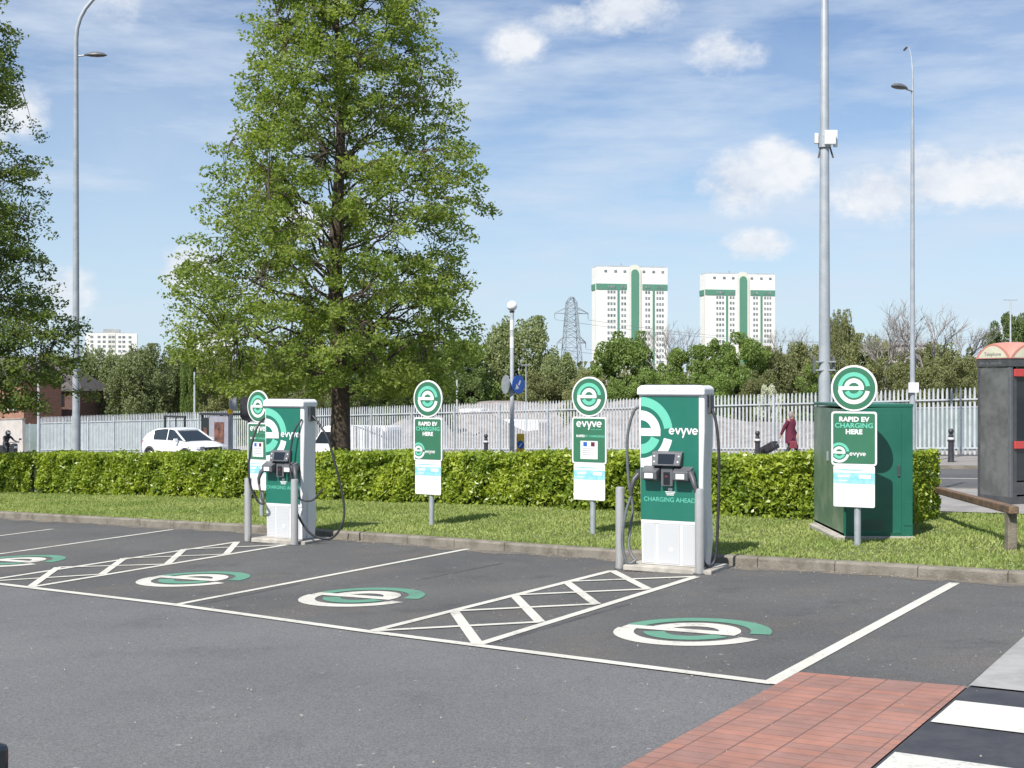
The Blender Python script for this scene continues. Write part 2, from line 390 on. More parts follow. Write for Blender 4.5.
def rrect(x0, x1, z0, z1, r, n=5):
    out = []
    for cx, cz, a in ((x1-r, z0+r, -90), (x1-r, z1-r, 0), (x0+r, z1-r, 90), (x0+r, z0+r, 180)):
        for i in range(n+1): t = R_(a+90*i/n); out.append((cx+r*math.cos(t), cz+r*math.sin(t)))
    return out

# ================================================================ THE GROUND
def axis(lo, hi, f0, f1, step):
    a = list(np.arange(f0, f1+1e-6, step)); s = step; x = f0
    L = []
    while x > lo: s *= 1.35; x -= s; L.append(max(x, lo))
    Rr = []; s = step; x = f1
    while x < hi: s *= 1.35; x += s; Rr.append(min(x, hi))
    return L[::-1]+a+Rr
kerb_px = [(-300, 505), (0, 518), (128, 525.5), (256, 533), (430, 546), (600, 559), (728, 566), (830, 572), (1024, 584), (1180, 594)]
kerb_pt = [gp(*p) for p in kerb_px]
k0, k1 = Vector(kerb_pt[0]), Vector(kerb_pt[1]); d = (k0-k1).normalized(); kerb_pt[0] = tuple(k1+d*25)
k0, k1 = Vector(kerb_pt[-1]), Vector(kerb_pt[-2]); d = (k0-k1).normalized(); kerb_pt.append(tuple(k0+d*14))
kerb_pt = kerb_pt[::-1]                               # now from right to left
def kerb_v(x, y):                                     # >0 beyond the kerb
    best = None
    for a, b in zip(kerb_pt[:-1], kerb_pt[1:]):
        ax, ay = a; bx, by = b; dx, dy = bx-ax, by-ay; L2 = dx*dx+dy*dy
        t = ((x-ax)*dx+(y-ay)*dy)/L2; t = min(1, max(0, t)); qx, qy = ax+dx*t, ay+dy*t
        dd = math.hypot(x-qx, y-qy); sg = 1 if dx*(y-qy)-dy*(x-qx) < 0 else -1
        if best is None or dd < best[0]: best = (dd, sg)
    return best[0]*best[1]
xs = axis(-4200, 4200, -46, 34, 2.); ys = axis(-60, 5200, -8, 100, 2.)
g = MB(); nx = len(xs)
for y in ys:
    for x in xs:
        z = min(CP(x, y)-.3, RP(x, y)-.3) if vv(x, y) < 46 else RP(x, y)-.02
        if y < 0: z = CP(x, y)-.3
        if abs(x) > 120 or y > 160: z = -3.2
        g.v.append((x, y, z))
for j in range(len(ys)-1):
    for i in range(nx-1): g.f.append((j*nx+i, j*nx+i+1, (j+1)*nx+i+1, (j+1)*nx+i))
tag(g.build('ground', 'farsoil'), kind='structure')

def poly_sheet(name, poly, zf, m, sub=6, kind='structure'):
    bm = bmesh.new(); vs = [bm.verts.new((x, y, 0)) for x, y in poly]; bm.faces.new(vs)
    bmesh.ops.triangulate(bm, faces=bm.faces[:]); 
    for _ in range(sub): bmesh.ops.subdivide_edges(bm, edges=[e for e in bm.edges if e.calc_length() > 1.6], cuts=1, use_grid_fill=False); bmesh.ops.triangulate(bm, faces=[f for f in bm.faces if len(f.verts) > 3])
    for v in bm.verts: v.co.z = zf(v.co.x, v.co.y)
    bmesh.ops.recalc_face_normals(bm, faces=bm.faces)
    me = bpy.data.meshes.new(name); bm.to_mesh(me); bm.free()
    if len(me.polygons) and me.polygons[0].normal.z < 0: me.flip_normals()
    me.materials.append(M[m]); o = bpy.data.objects.new(name, me); COL.objects.link(o)
    if kind: o['kind'] = kind
    return o
# car park: one sheet in front of the kerb
kb = kerb_pt
park = [(40, -8)]+[(min(x, 40), y) for x, y in kb]+[(-45, -8)]
poly_sheet('car_park', park, lambda x, y: CP(x, y), 'asph', 0)
# darker, rougher surface of the bays
bayline = [gp(-260, 556), gp(0, 584.5), gp(176, 605.5), gp(370, 632.5), gp(476, 646), gp(770, 684)]
right_edge = [gp(800, 673), gp(965, 688), gp(1024, 638), gp(1150, 540+45)]
inn = lambda p: p
baypoly = bayline + right_edge + [p for p in kb if -30 < p[0] < 7.5][0:] 
poly_sheet('bay_surface', baypoly, lambda x, y: CP(x, y)+.004, 'asph_dark', 0)

# kerb: concrete stones 0.915 m long, each joint open
def offset_line(pts, d):
    out = []
    for i, p in enumerate(pts):
        a = Vector(pts[max(i-1, 0)]); b = Vector(pts[min(i+1, len(pts)-1)]); t = (b-a).normalized(); n = Vector((t.y, -t.x)); out.append((p[0]+n.x*d, p[1]+n.y*d))
    return out
def resample(pts, step):
    out = [Vector(pts[0])]; acc = 0
    for a, b in zip(pts[:-1], pts[1:]):
        a = Vector(a); b = Vector(b); L = (b-a).length; t = step-acc
        while t < L: out.append(a.lerp(b, t/L)); t += step
        acc = L-(t-step)
    return out
stones = resample(kb, .915)
km = MB()
for a, b in zip(stones[:-1], stones[1:]):
    t = (b-a).normalized(); n = Vector((t.y, -t.x)); a2 = a+t*.003; b2 = b-t*.003
    h = .118+random.uniform(-.0015, .0015); o_ = random.uniform(-.0015, .0015)
    q = [a2+n*(o_), b2+n*(o_), b2+n*.145, a2+n*.145]
    q2 = [a2+n*(o_+.022), b2+n*(o_+.022), b2+n*.145, a2+n*.145]
    km.add([(p.x, p.y, CP(p.x, p.y)-.1) for p in q]+[(p.x, p.y, CP(p.x, p.y)+h-.02) for p in q[:2]]+[(p.x, p.y, CP(p.x, p.y)+h) for p in q2],
           [(0, 1, 5, 4), (4, 5, 7, 6), (6, 7, 8, 9), (0, 4, 6, 9, 3), (1, 2, 8, 7, 5), (3, 9, 8, 2)])
tag(km.build('kerb', 'kerb', bevel=.006, seg=1), kind='structure')
# verge (soil under the grass) from the kerb to the near pavement
back = offset_line(kb, .14)
verge = [p for p in back] + [sv(60, 19.3), sv(-26, 19.3)]
def verge_z(x, y):
    z = T(x, y)-.012
    w = math.exp(-(((x-6.2)/1.3)**2+((y-15.6)/1.1)**2)); return z+.05*w
poly_sheet('verge', verge, verge_z, 'soil', 5)
def strip(name, v0, v1, dz, m, s0=-60, s1=90, ns=75, nv=6, kind='structure'):
    o = MB()
    for j in range(nv+1):
        for i in range(ns+1):
            x, y = sv(s0+(s1-s0)*i/ns, v0+(v1-v0)*j/nv); o.v.append((x, y, T(x, y)+dz))
    for j in range(nv):
        for i in range(ns): a = j*(ns+1)+i; o.f.append((a, a+1, a+ns+2, a+ns+1))
    ob = o.build(name, m)
    if ob.data.polygons[0].normal.z < 0: ob.data.flip_normals()
    return tag(ob, kind=kind)
strip('pavement', 19.3, 25.55, .0, 'pave')
strip('road', 25.6, 36.5, -.09, 'asph_road')
for v0_, v1_ in ((25.5, 25.65), (36.4, 36.55)):
    kq = MB(); ns_ = 80
    for i in range(ns_+1):
        s_ = -60+150*i/ns_
        for v_, d_ in ((v0_, -.2), (v0_, .012), (v1_, .012), (v1_, -.2)):
            x, y = sv(s_, v_); kq.v.append((x, y, T(x, y)+d_))
    for i in range(ns_):
        for k in range(3): a = i*4+k; kq.f.append((a, a+1, a+5, a+4))
    tag(kq.build('kerb', 'kerb'), kind='structure')
strip('pavement', 36.5, 45.5, .0, 'pave_far')
# centre dashes on the road
dm = MB()
for i in range(16):
    s = -26+i*6.; 
    q = [sv(s, 31.0), sv(s+2.6, 31.0), sv(s+2.6, 31.16), sv(s, 31.16)]
    dm.add([(x, y, T(x, y)-.084) for x, y in q], [(0, 1, 2, 3)])
for v in (26.3,):
    for i in range(60):
        s = -50+i*2.; q = [sv(s, v), sv(s+2., v), sv(s+2., v+.09), sv(s, v+.09)]; dm.add([(x, y, T(x, y)-.084) for x, y in q], [(0, 1, 2, 3)])
tag(dm.build('road_marking', 'white_line'), kind='structure')
# the rubble yard beyond the fence, rising in a mound
ym = MB(); ns, nv = 170, 60
rng = np.random.default_rng(3)
bumps = [(rng.uniform(-45, 50), rng.uniform(50, 66), rng.uniform(.15, .5), rng.uniform(1, 3)) for _ in range(90)]
def yard_z(x, y):
    s = ss(x, y); v = vv(x, y); a = (x/y)*F+HX
    h = (1.75-.8*sstep(640, 720, a))*sstep(47, 56, v)*(sstep(345, 420, a))*(1-sstep(800, 880, a)*.75)*(1-.8*sstep(438, 455, a)*(1-sstep(560, 590, a)))
    h += 2.7*sstep(77, 84, v)*sstep(345, 400, a)*(1-sstep(600, 700, a))
    h += .45*sstep(47, 55, v)*(1-sstep(345, 420, a))*sstep(240, 300, a)
    h += 1.75*math.exp(-((s-58.9)**2+(v-67.9)**2)/9.)
    h += .25*math.sin(s*.55)*sstep(47, 55, v)*sstep(340, 420, a)
    for bs, bv, bh, br in bumps:
        dd = ((s-bs)**2+(v-bv)**2)/(br*br)
        if dd < 6: h += bh*.8*math.exp(-dd)*sstep(340, 420, a)*(1-sstep(800, 880, a)*.8)
    return RP(x, y)+h+.01
for j in range(nv+1):
    for i in range(ns+1):
        x, y = sv(-40+135*i/ns, 45.4+48*j/nv); ym.v.append((x, y, yard_z(x, y)))
for j in range(nv):
    for i in range(ns): a = j*(ns+1)+i; ym.f.append((a, a+ns+1, a+ns+2, a+1))
tag(ym.build('rubble_yard', 'gravel', smooth=True), kind='structure')

# ---------------------------------------------------------------- painted markings
EPS = [0]
def pline(mb, p, q, w=.1, ext=0.):
    a = Vector(gp(*p)); b = Vector(gp(*q)); t = (b-a).normalized(); a -= t*ext; b += t*ext; n = Vector((-t.y, t.x))*w/2
    EPS[0] += .00025; z = .008+EPS[0]
    pts = [a-n, b-n, b+n, a+n]; mb.add([(v.x, v.y, CP(v.x, v.y)+z) for v in pts], [(0, 1, 2, 3)])
lm = MB()
bl = [(-260, 556), (0, 584.5), (176, 605.5), (370, 632.5), (476, 646), (772, 684)]
for a, b in zip(bl[:-1], bl[1:]): pline(lm, a, b, .095, .0)
pline(lm, (770, 684), (954, 584), .105, .03)
pline(lm, (178, 605), (468, 549.5), .09)
pline(lm, (-60, 563), (173, 530), .09)
pline(lm, (-60, 544), (53, 529.5), .08)
tag(lm.build('bay_line', 'white_line'), kind='structure')
def hatch(Ls, Rs):
    mb = MB(); EPS[0] = .002
    pline(mb, Ls[0], Ls[-1], .095); pline(mb, Rs[0], Rs[-1], .095)
    for i in range(1, len(Ls)): pline(mb, Ls[i], Rs[i-1], .095)
    for i in range(len(Ls)-1): pline(mb, Ls[i], Rs[i+1], .08)
    tag(mb.build('hatched_marking', 'white_line'), kind='structure')
hatch([(372, 632), (454, 612), (514, 596), (566, 582.5), (612, 571.5)], [(478, 645.5), (540, 623), (596, 605), (648, 590), (696, 577.5)])
hatch([(-26, 583), (58, 568), (124, 559), (184, 550), (237, 542.5)], [(30, 588), (102, 575), (167, 565), (226, 555), (286, 545.5)])
M['tar'] = mat('blacked_out_line', (.05, .05, .05), .8, c2=(.08, .08, .08), scale=6, lo=.35, hi=.6)
tm_ = MB(); EPS[0] = -.0025
for p_, q_, w_ in (((488, 645), (628, 604.5), .06), ((422, 579.5), (502, 563.5), .05), ((186, 607.5), (300, 584), .04)): pline(tm_, p_, q_, w_)
tag(tm_.build('blacked_out_line', 'tar'), kind='structure')
# emblems painted on the ground, one per bay
ux = Vector((.846, -.533)); uy = Vector((.533, .846))
def ground_logo(c, R):
    cx, cy = gp(*c); w, gq = logo()
    for nm_, m_, qs, e in (('painted_emblem', 'white_line', w, .0), ('painted_emblem', 'green_line', gq, .0)):
        mb = MB()
        for q in qs:
            k = .0095 if abs(q[0][1]+.075) < 1e-6 else .009
            pts = [(cx+ux.x*a*R+uy.x*b*R, cy+ux.y*a*R+uy.y*b*R) for a, b in q]
            mb.add([(x, y, CP(x, y)+k) for x, y in pts], [(0, 1, 2, 3)])
        tag(mb.build(nm_, m_), kind='structure')
ground_logo((692, 632), .885); ground_logo((362, 597.5), .875); ground_logo((193.5, 579.5), .875); ground_logo((14, 561.5), .9)

# red block ramp
jd = Vector(gp(846, 766.6))-Vector(gp(943, 693)); ang = math.atan2(jd.y, jd.x)
m_, br, c_ = brickmat('red_block_paving', (.35, .165, .12), (.27, .155, .13), (.20, .115, .095), .235, .104, (0, 0, -ang+PI/2), .005, .0, .35)
nt = m_.node_tree
# wide dark joints between the courses
tcn = N_(nt, 'ShaderNodeTexCoord'); mp = N_(nt, 'ShaderNodeMapping'); mp.inputs['Rotation'].default_value = (0, 0, -ang)
nt.links.new(tcn.outputs['Object'], mp.inputs[0]); sx_ = N_(nt, 'ShaderNodeSeparateXYZ'); nt.links.new(mp.outputs[0], sx_.inputs[0])
wob = mathn(nt, 'MULTIPLY', noise(nt, tcn.outputs['Object'], 3., 2), .006)
fr = mathn(nt, 'FRACT', mathn(nt, 'DIVIDE', mathn(nt, 'ADD', sx_.outputs[1], wob), .235))
dj = mathn(nt, 'LESS_THAN', mathn(nt, 'ABSOLUTE', mathn(nt, 'SUBTRACT', mathn(nt, 'FRACT', mathn(nt, 'ADD', fr, .5)), .5)), .022)
gap = mathn(nt, 'MULTIPLY', dj, mrange(nt, noise(nt, tcn.outputs['Object'], 1.6, 3), .40, .55))
fc = mixc(nt, mathn(nt, 'MULTIPLY', gap, .5), c_, (.06, .035, .03))
nt.links.new(fc, nt.nodes['Principled BSDF'].inputs['Base Color'])
M['redblock'] = m_
def cpz(d): return lambda x, y: CP(x, y)+d
def ext(p, q, t): p = Vector(p); q = Vector(q); return tuple(p+(q-p)*t)
A = gp(799, 673.5); B = gp(967, 688.2); C_ = gp(873, 768); Dd = gp(625, 768)
poly_sheet('block_paving', [A, B, ext(B, C_, 1.9), ext(A, Dd, 1.9)], cpz(.012), 'redblock', 0)
# crossing: black band with white blocks
O1 = Vector(gp(969, 688)); e1 = (Vector(C_)-Vector(B)).normalized()      # towards the viewer along the brick edge
r1 = (Vector(gp(1024, 711))-Vector(gp(953, 703))).normalized()            # along a stripe, to the right
poly_sheet('crossing_surface', [tuple(O1), tuple(O1+e1*3.4), tuple(O1+e1*3.4+r1*5), tuple(O1+r1*5)], cpz(.008), 'zebra_black', 0)
zs = MB()
def onedge(px, py):
    p = Vector(gp(px, py)); return (p-O1).dot(e1)
for a, b in ((onedge(953, 702.5), onedge(924, 723.5)), (onedge(889, 754), onedge(858, 778)), (onedge(820, 812), onedge(788, 846))):
    q = [O1+e1*a+r1*.02, O1+e1*b+r1*.02, O1+e1*b+r1*5, O1+e1*a+r1*5]
    zs.add([(p.x, p.y, CP(p.x, p.y)+.016) for p in q], [(0, 1, 2, 3)])
tag(zs.build('crossing_stripe', 'zebra_white'), kind='structure')
P0 = gp(969, 687.3); P1 = gp(1024, 638); P2 = ext(P0, P1, 3.2)
poly_sheet('concrete_apron', [P0, tuple(O1+r1*5), ext(tuple(O1+r1*5), (P2[0]+5, P2[1]), 1), P2], cpz(.014), 'pave_light', 0)

# wind-blown dirt in the gutter
m_, nt, b_ = nm('gutter_dirt'); tcd = N_(nt, 'ShaderNodeTexCoord').outputs['Object']
fd = mrange(nt, noise(nt, tcd, 3.5, 6, .75), .42, .60); nt.links.new(mixc(nt, fd, (.100, .098, .092), (.185, .155, .115)), b_.inputs['Base Color']); b_.inputs['Roughness'].default_value = .95; M['dirt'] = m_
gd = MB(); kr = resample(kb, .12); rgd = random.Random(4); o_ = 0
for i, p in enumerate(kr):
    a = kr[max(i-1, 0)]; b_ = kr[min(i+1, len(kr)-1)]; t = (b_-a).normalized(); nn_ = Vector((t.y, -t.x)); wd_ = .16+.07*math.sin(i*.21)+.05*math.sin(i*.83+1)+rgd.uniform(0, .05)
    for q in (p+nn_*.03, p-nn_*wd_): gd.v.append((q.x, q.y, CP(q.x, q.y)+.0065))
for i in range(len(kr)-1): gd.f.append((2*i, 2*i+1, 2*i+3, 2*i+2))
tag(gd.build('gutter_dirt', 'dirt'), kind='structure')

# loose grit along the kerb
rng = np.random.default_rng(11); pts = []
rs = resample(kb, .02)
for _ in range(2600):
    p = rs[rng.integers(0, len(rs))]
    if not (-13 < p.x < 7): continue
    d_ = abs(rng.normal(0, .16))+.01
    pts.append((p.x-.0, p.y, d_))
for _ in range(500):
    x = rng.uniform(-6, 5); y = rng.uniform(6.5, 16)
    if kerb_v(x, y) < -.1: pts.append((x, y, 0))
gm = MB()
for x, y, d_ in pts:
    X = x+N[0]*-d_*.9; Y = y+N[1]*-d_*.9; r = rng.uniform(.003, .008)
    if kerb_v(X, Y) > -.01: continue
    z = CP(X, Y)+.012; a = rng.uniform(0, 6)
    gm.add([(X+r*math.cos(a+k*2.09), Y+r*math.sin(a+k*2.09), z) for k in range(3)]+[(X, Y, z+r*1.1)], [(0, 1, 3), (1, 2, 3), (2, 0, 3)])
tag(gm.build('grit', mat('pale_grit', (.40, .36, .30), .9, c2=(.22, .17, .12), scale=30)), 'pale grit and crumbs scattered on the asphalt by the kerb', 'grit', kind='stuff')

# grass -------------------------------------------------------------------
rng = np.random.default_rng(5)
n = 440000
P = []
X = rng.uniform(-20, 16, n*2); Y = rng.uniform(9, 34, n*2)
V = N[0]*X+N[1]*Y
ka = np.array(back); 
def inside(X, Y):                                     # beyond the kerb's back edge
    o = ka[np.argsort(ka[:, 0])]; return Y > np.interp(X, o[:, 0], o[:, 1])-.025
keep = inside(X, Y) & (V < 19.1) & (np.abs(X/Y) < .62)
X, Y = X[keep], Y[keep]; 
n = len(X); print('grass', n)
Z = np.array([verge_z(a, b) for a, b in zip(X, Y)])
h = rng.uniform(.015, .040, n)*(1+.45*np.sin(X*1.7+Y*.9)*np.sin(Y*2.3-X)); w = rng.uniform(.006, .012, n); az = rng.uniform(0, 2*PI, n); ln = rng.normal(0, .018, (n, 2))
dx, dy = np.cos(az)*w, np.sin(az)*w
b0 = np.stack([X-dx, Y-dy, Z], 1); b1 = np.stack([X+dx, Y+dy, Z], 1)
t0 = np.stack([X+dx*.35+ln[:, 0], Y+dy*.35+ln[:, 1], Z+h], 1); t1 = np.stack([X-dx*.35+ln[:, 0], Y-dy*.35+ln[:, 1], Z+h], 1)
tag(quads('grass', np.stack([b0, b1, t0, t1], 1), 'blade'), 'mown grass with paler dry patches covering the verge', 'grass', kind='stuff')
# daisies
dd = MB()
for _ in range(260):
    i = rng.integers(0, n); a = rng.uniform(0, 1)
    r = rng.uniform(.008, .016); dd.add([(X[i]+r*math.cos(k*PI/3), Y[i]+r*math.sin(k*PI/3), Z[i]+.05) for k in range(6)], [tuple(range(6))])
tag(dd.build('daisies', 'wfilm'), 'tiny white daisies dotted through the verge grass', 'flowers', kind='stuff')

# ================================================================ HEDGE
def hedge():
    rng = np.random.default_rng(21)
    hp = [gv(908, 523.5), gv(800, 519.5), gv(640, 512), gv(440, 503.5), gv(240, 498.5), gv(0, 492.5)]
    d = (Vector(hp[-1])-Vector(hp[-2])).normalized(); hp.append(tuple(Vector(hp[-1])+d*7))
    line = resample(hp, .1); th = 1.0
    root = thing('hedge', 'long clipped laurel hedge with glossy yellow-green leaves behind the grass verge', 'hedge', (0, 0, 0))
    core = MB()
    cs = line[::6]
    L2 = []
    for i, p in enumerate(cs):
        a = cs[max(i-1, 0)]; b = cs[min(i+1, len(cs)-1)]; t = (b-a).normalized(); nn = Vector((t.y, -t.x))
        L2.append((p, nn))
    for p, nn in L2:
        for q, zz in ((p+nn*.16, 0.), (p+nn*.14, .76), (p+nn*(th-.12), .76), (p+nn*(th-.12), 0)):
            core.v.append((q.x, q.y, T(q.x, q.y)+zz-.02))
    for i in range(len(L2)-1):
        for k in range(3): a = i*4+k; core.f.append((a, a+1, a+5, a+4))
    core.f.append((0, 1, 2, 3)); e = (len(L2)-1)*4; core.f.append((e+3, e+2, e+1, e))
    core.build('dark_core', 'hedgecore', root)
    P = []; tot = (len(line)-1)*.1
    # leaves: front, top, back and the end face
    def at(sarr):
        i = np.clip((sarr/.1).astype(int), 0, len(line)-2); f = sarr/.1-i
        A = np.array([[p.x, p.y] for p in line]); D = A[i+1]-A[i]; q = A[i]+D*f[:, None]; t = D/np.linalg.norm(D, axis=1)[:, None]
        return q, np.stack([t[:, 1], -t[:, 0]], 1), t
    # crown height waviness
    def hh(s): return .915+.02*np.sin(s*1.3)+.018*np.sin(s*3.7+1)+.012*np.sin(s*9.1)
    n1 = int(tot*2300)
    s = rng.uniform(0, tot, n1); z = rng.uniform(.0, 1, n1)**.9*hh(s); bul = .045*np.sin(s*4.1+3*z)+.03*np.sin(s*11+z*7)
    off = rng.exponential(.055, n1)+bul+.09*np.clip(np.sin(s*7.3+5*z+np.sin(s*2.1)*3)*np.sin(z*13+s*3.1), .35, 1)-.03
    dep = off
    low = z < .14; keep = ~low | (rng.uniform(0, 1, n1) < .55); 
    gapm = np.abs(s-(tot-7.0-1.15)) < .14; keep &= ~gapm
    s, z, dep = s[keep], z[keep], dep[keep]
    q, nn, t = at(s); xy = q+nn*dep[:, None]
    F1 = np.column_stack([xy, z])
    n2 = int(tot*1100); s = rng.uniform(0, tot, n2); w = rng.uniform(0, th, n2); q, nn, t = at(s); xy = q+nn*w[:, None]
    F2 = np.column_stack([xy, hh(s)+.03*np.sin(s*5.3+w*6)*np.sin(s*2.2)+(rng.uniform(0, 1, n2) > .985)*rng.uniform(0, .09, n2)-rng.exponential(.035, n2)-.10*(np.abs(w-th/2)*2/th)**6+rng.normal(0, .012, n2)])
    n3 = int(tot*500); s = rng.uniform(0, tot, n3); q, nn, t = at(s); xy = q+nn*(th-rng.exponential(.05, n3))[:, None]
    F3 = np.column_stack([xy, rng.uniform(.05, 1, n3)*hh(s)])
    n4 = 4200; w = rng.uniform(0, th, n4); q, nn, t = at(np.zeros(n4)); xy = q+nn*w[:, None]+t*(rng.exponential(.06, n4)-.08)[:, None]
    F4 = np.column_stack([xy, rng.uniform(.0, .98, n4)])
    P = np.concatenate([F1, F2, F3, F4]); P[:, 2] += np.array([T(a, b) for a, b in P[:, :2]])
    # leaves lean out and up: bias normals
    arr = leafquads(rng, P, .09, .52, droop=.15)
    quads('foliage', arr, 'leafhedge', root)
hedge()

# ================================================================ TREES
def prof_interp(zs, rs): return lambda z: float(np.interp(z, zs, rs))
def feather_tree(name, label, loc, seed, H, trunk_r, profL, profR, nb, leafm, z0=1.2, leaf=.085, dens=1., lean=0.):
    rng = np.random.default_rng(seed); root = thing(name, label, 'tree', loc)
    tk = MB(); pts = []; rr = []
    for i in range(15):
        t = i/14; z = t*(H-.2); pts.append((lean*t*t+.06*math.sin(z*.9), .05*math.sin(z*.7+1), z-.15)); rr.append(trunk_r*((1-t)**1.05*.92+.04)*(1+.35*math.exp(-z*3)))
    tk.tube(pts, rr, 14)
    def trunk_at(z):
        zz = [p[2] for p in pts]; return np.array([np.interp(z, zz, [p[0] for p in pts]), np.interp(z, zz, [p[1] for p in pts]), z])
    limbs = MB(); cl = []
    from mathutils import noise as mn
    def prof(z, az): k = (math.cos(az)+1)/2; return profL(z)*(1-k)+profR(z)*k
    # main boughs: rising from the trunk, spreading to the crown's edge
    tipsb = []
    for i in range(nb):
        u = (i+.5)/nb; zt_ = z0+.5+(H*.97-z0-.5)*u; az = i*2.399+rng.normal(0, .4); Rr = prof(zt_, az)*rng.uniform(.7, .93)
        zs = max(z0-.3, zt_-Rr*rng.uniform(.35, .75)*(1 if u > .15 else .4)); p = trunk_at(zs); e = np.array([p[0]+Rr*math.cos(az), p[1]+Rr*math.sin(az), zt_])
        m = 8; bp = []
        for j in range(m+1):
            t = j/m; q = p+(e-p)*t; q[2] += math.sin(PI*t)*Rr*.06*rng.uniform(-.5, 1.4); bp.append(q+rng.normal(0, .035, 3)*t*min(Rr, 2))
        br0 = max(.011, trunk_r*.19*(1-u*.7)*min(1, Rr/3)); limbs.tube([tuple(q) for q in bp], [br0*(1-j/m)**.8+.005 for j in range(m+1)], 6)
        tipsb += [(q, br0*(1-j/m)) for j, q in enumerate(bp) if j > 1]
    tb = np.array([q for q, _ in tipsb])
    ns_ = int(nb*11*dens); ct = 0
    while ct < ns_:
        z = z0-.15+(H-z0)*rng.uniform(0, 1)**1.18; az = rng.uniform(0, 2*PI)
        lump = 1+.13*mn.noise((math.cos(az)*1.7, math.sin(az)*1.7, z*.75+seed))+.06*mn.noise((math.cos(az)*5, math.sin(az)*5, z*2+seed))
        R0 = prof(z, az)*lump; f = rng.uniform(.0, 1)**.50; r_ = R0*(.12+.88*f)
        x, y = r_*math.cos(az), r_*math.sin(az)
        if mn.noise((x*.95+seed, y*.95, z*.95)) + .5*mn.noise((x*2.3, y*2.3+seed, z*2.3)) < -.12: continue
        d = np.linalg.norm(tb-np.array([x, y, z]), axis=1); k = int(d.argmin()); 
        if d[k] > 1.5: continue
        ct += 1
        c = np.array([x, y, z])+trunk_at(z)*[1, 1, 0]; a = tb[k]; mid = (a+c)/2+np.array([0, 0, .06])
        limbs.tube([tuple(a), tuple(mid), tuple(c)], [.012, .008, .004], 4, False)
        sp = rng.uniform(.17, .36)*(1-.25*z/H); out = np.array([math.cos(az), math.sin(az), rng.uniform(-.55, .25)])
        for q in range(4): cl.append((*(c+out*sp*(q-1.2)*.62+rng.normal(0, .06, 3)), sp*(.95-.12*abs(q-1.5))))
    tk.build('trunk', 'bark', root, smooth=True); limbs.build('limbs', 'bark', root, smooth=True)
    cl = np.array(cl); cnt = np.maximum(5, (rng.uniform(.4, 1.5, len(cl))*33*(cl[:, 3]/.25)**1.7)).astype(int)
    idx = np.repeat(np.arange(len(cl)), cnt); n = len(idx)
    g_ = rng.normal(size=(n, 3)); g_ *= (rng.uniform(.1, 1, n)**.5/np.linalg.norm(g_, axis=1))[:, None]; g_[:, 2] *= .7
    P = cl[idx, :3]+g_*cl[idx, 3][:, None]
    quads('crown', leafquads(rng, P, leaf, .55, flat=.3), leafm, root)
    print(name, 'leaves', n)
    return root
tx, ty = atv(338, 21.0)
feather_tree('tree', 'tall feathery conical tree with dark trunk rising behind the hedge', (tx, ty, T(tx, ty)), 4, 14.6, .27,
             prof_interp([0, 1.8, 3, 4.4, 6.8, 9.2, 10.4, 11.5, 13.4, 14.6], [1.5, 2.5, 3.75, 3.9, 3.15, 2.4, 2.15, 1.75, .7, .1]),
             prof_interp([0, 1.8, 3, 4.4, 6.8, 7.8, 9.2, 10.4, 11.5, 13.4, 14.6], [1.7, 2.8, 3.25, 3.3, 3.3, 3.15, 2.7, 2.4, 2.15, .85, .1]), 120, 'leaf', z0=2.35, leaf=.092, dens=1.5)
lx, ly = -14.7, 32.0
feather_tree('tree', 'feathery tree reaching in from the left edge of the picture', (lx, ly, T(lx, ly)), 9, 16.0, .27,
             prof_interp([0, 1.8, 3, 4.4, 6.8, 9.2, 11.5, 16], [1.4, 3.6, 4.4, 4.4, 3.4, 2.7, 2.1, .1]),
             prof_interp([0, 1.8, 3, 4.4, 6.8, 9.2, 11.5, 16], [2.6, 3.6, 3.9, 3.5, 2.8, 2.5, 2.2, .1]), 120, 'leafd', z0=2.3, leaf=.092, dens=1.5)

# trees beyond the fence: a few crowns, each copied with its own size
def crown_arr(seed, kind, n=7000, leaf=.24):
    rng = np.random.default_rng(seed)
    lobes = []
    nl = {'round': 85, 'willow': 130, 'tall': 40, 'bush': 70}[kind]
    for i in range(nl):
        z = rng.uniform(.03, .93)
        if kind == 'round': R = .47*math.sqrt(max(.02, 1-((z-.50)/.5)**2))
        elif kind == 'willow': R = .46*math.sqrt(max(.03, 1-((z-.38)/.62)**2))
        elif kind == 'tall': R = .40*(1.02-z)**.7
        else: R = .47*math.sqrt(max(.05, 1-((z-.3)/.68)**2))
        a = rng.uniform(0, 2*PI); r = R*rng.uniform(.35, .92)
        lobes.append((r*math.cos(a), r*math.sin(a), z, rng.uniform(.05, .12 if kind != 'willow' else .10)))
    lobes = np.array(lobes); wgt = lobes[:, 3]**2; idx = rng.choice(len(lobes), n, p=wgt/wgt.sum())
    d = rng.normal(size=(n, 3)); d /= np.linalg.norm(d, axis=1)[:, None]; rr = rng.uniform(.35, 1.0, n)**.5
    st = np.array([1, 1, 1.5 if kind in ('willow', 'tall') else .85])
    P = lobes[idx, :3]+d*rr[:, None]*lobes[idx, 3][:, None]*st
    P[:, 2] = (P[:, 2]-.02)/(np.percentile(P[:, 2], 99.3)-.02); P[:, 2] = np.clip(P[:, 2], .02, 1.04)
    return P
HT = 10.
protos = {}
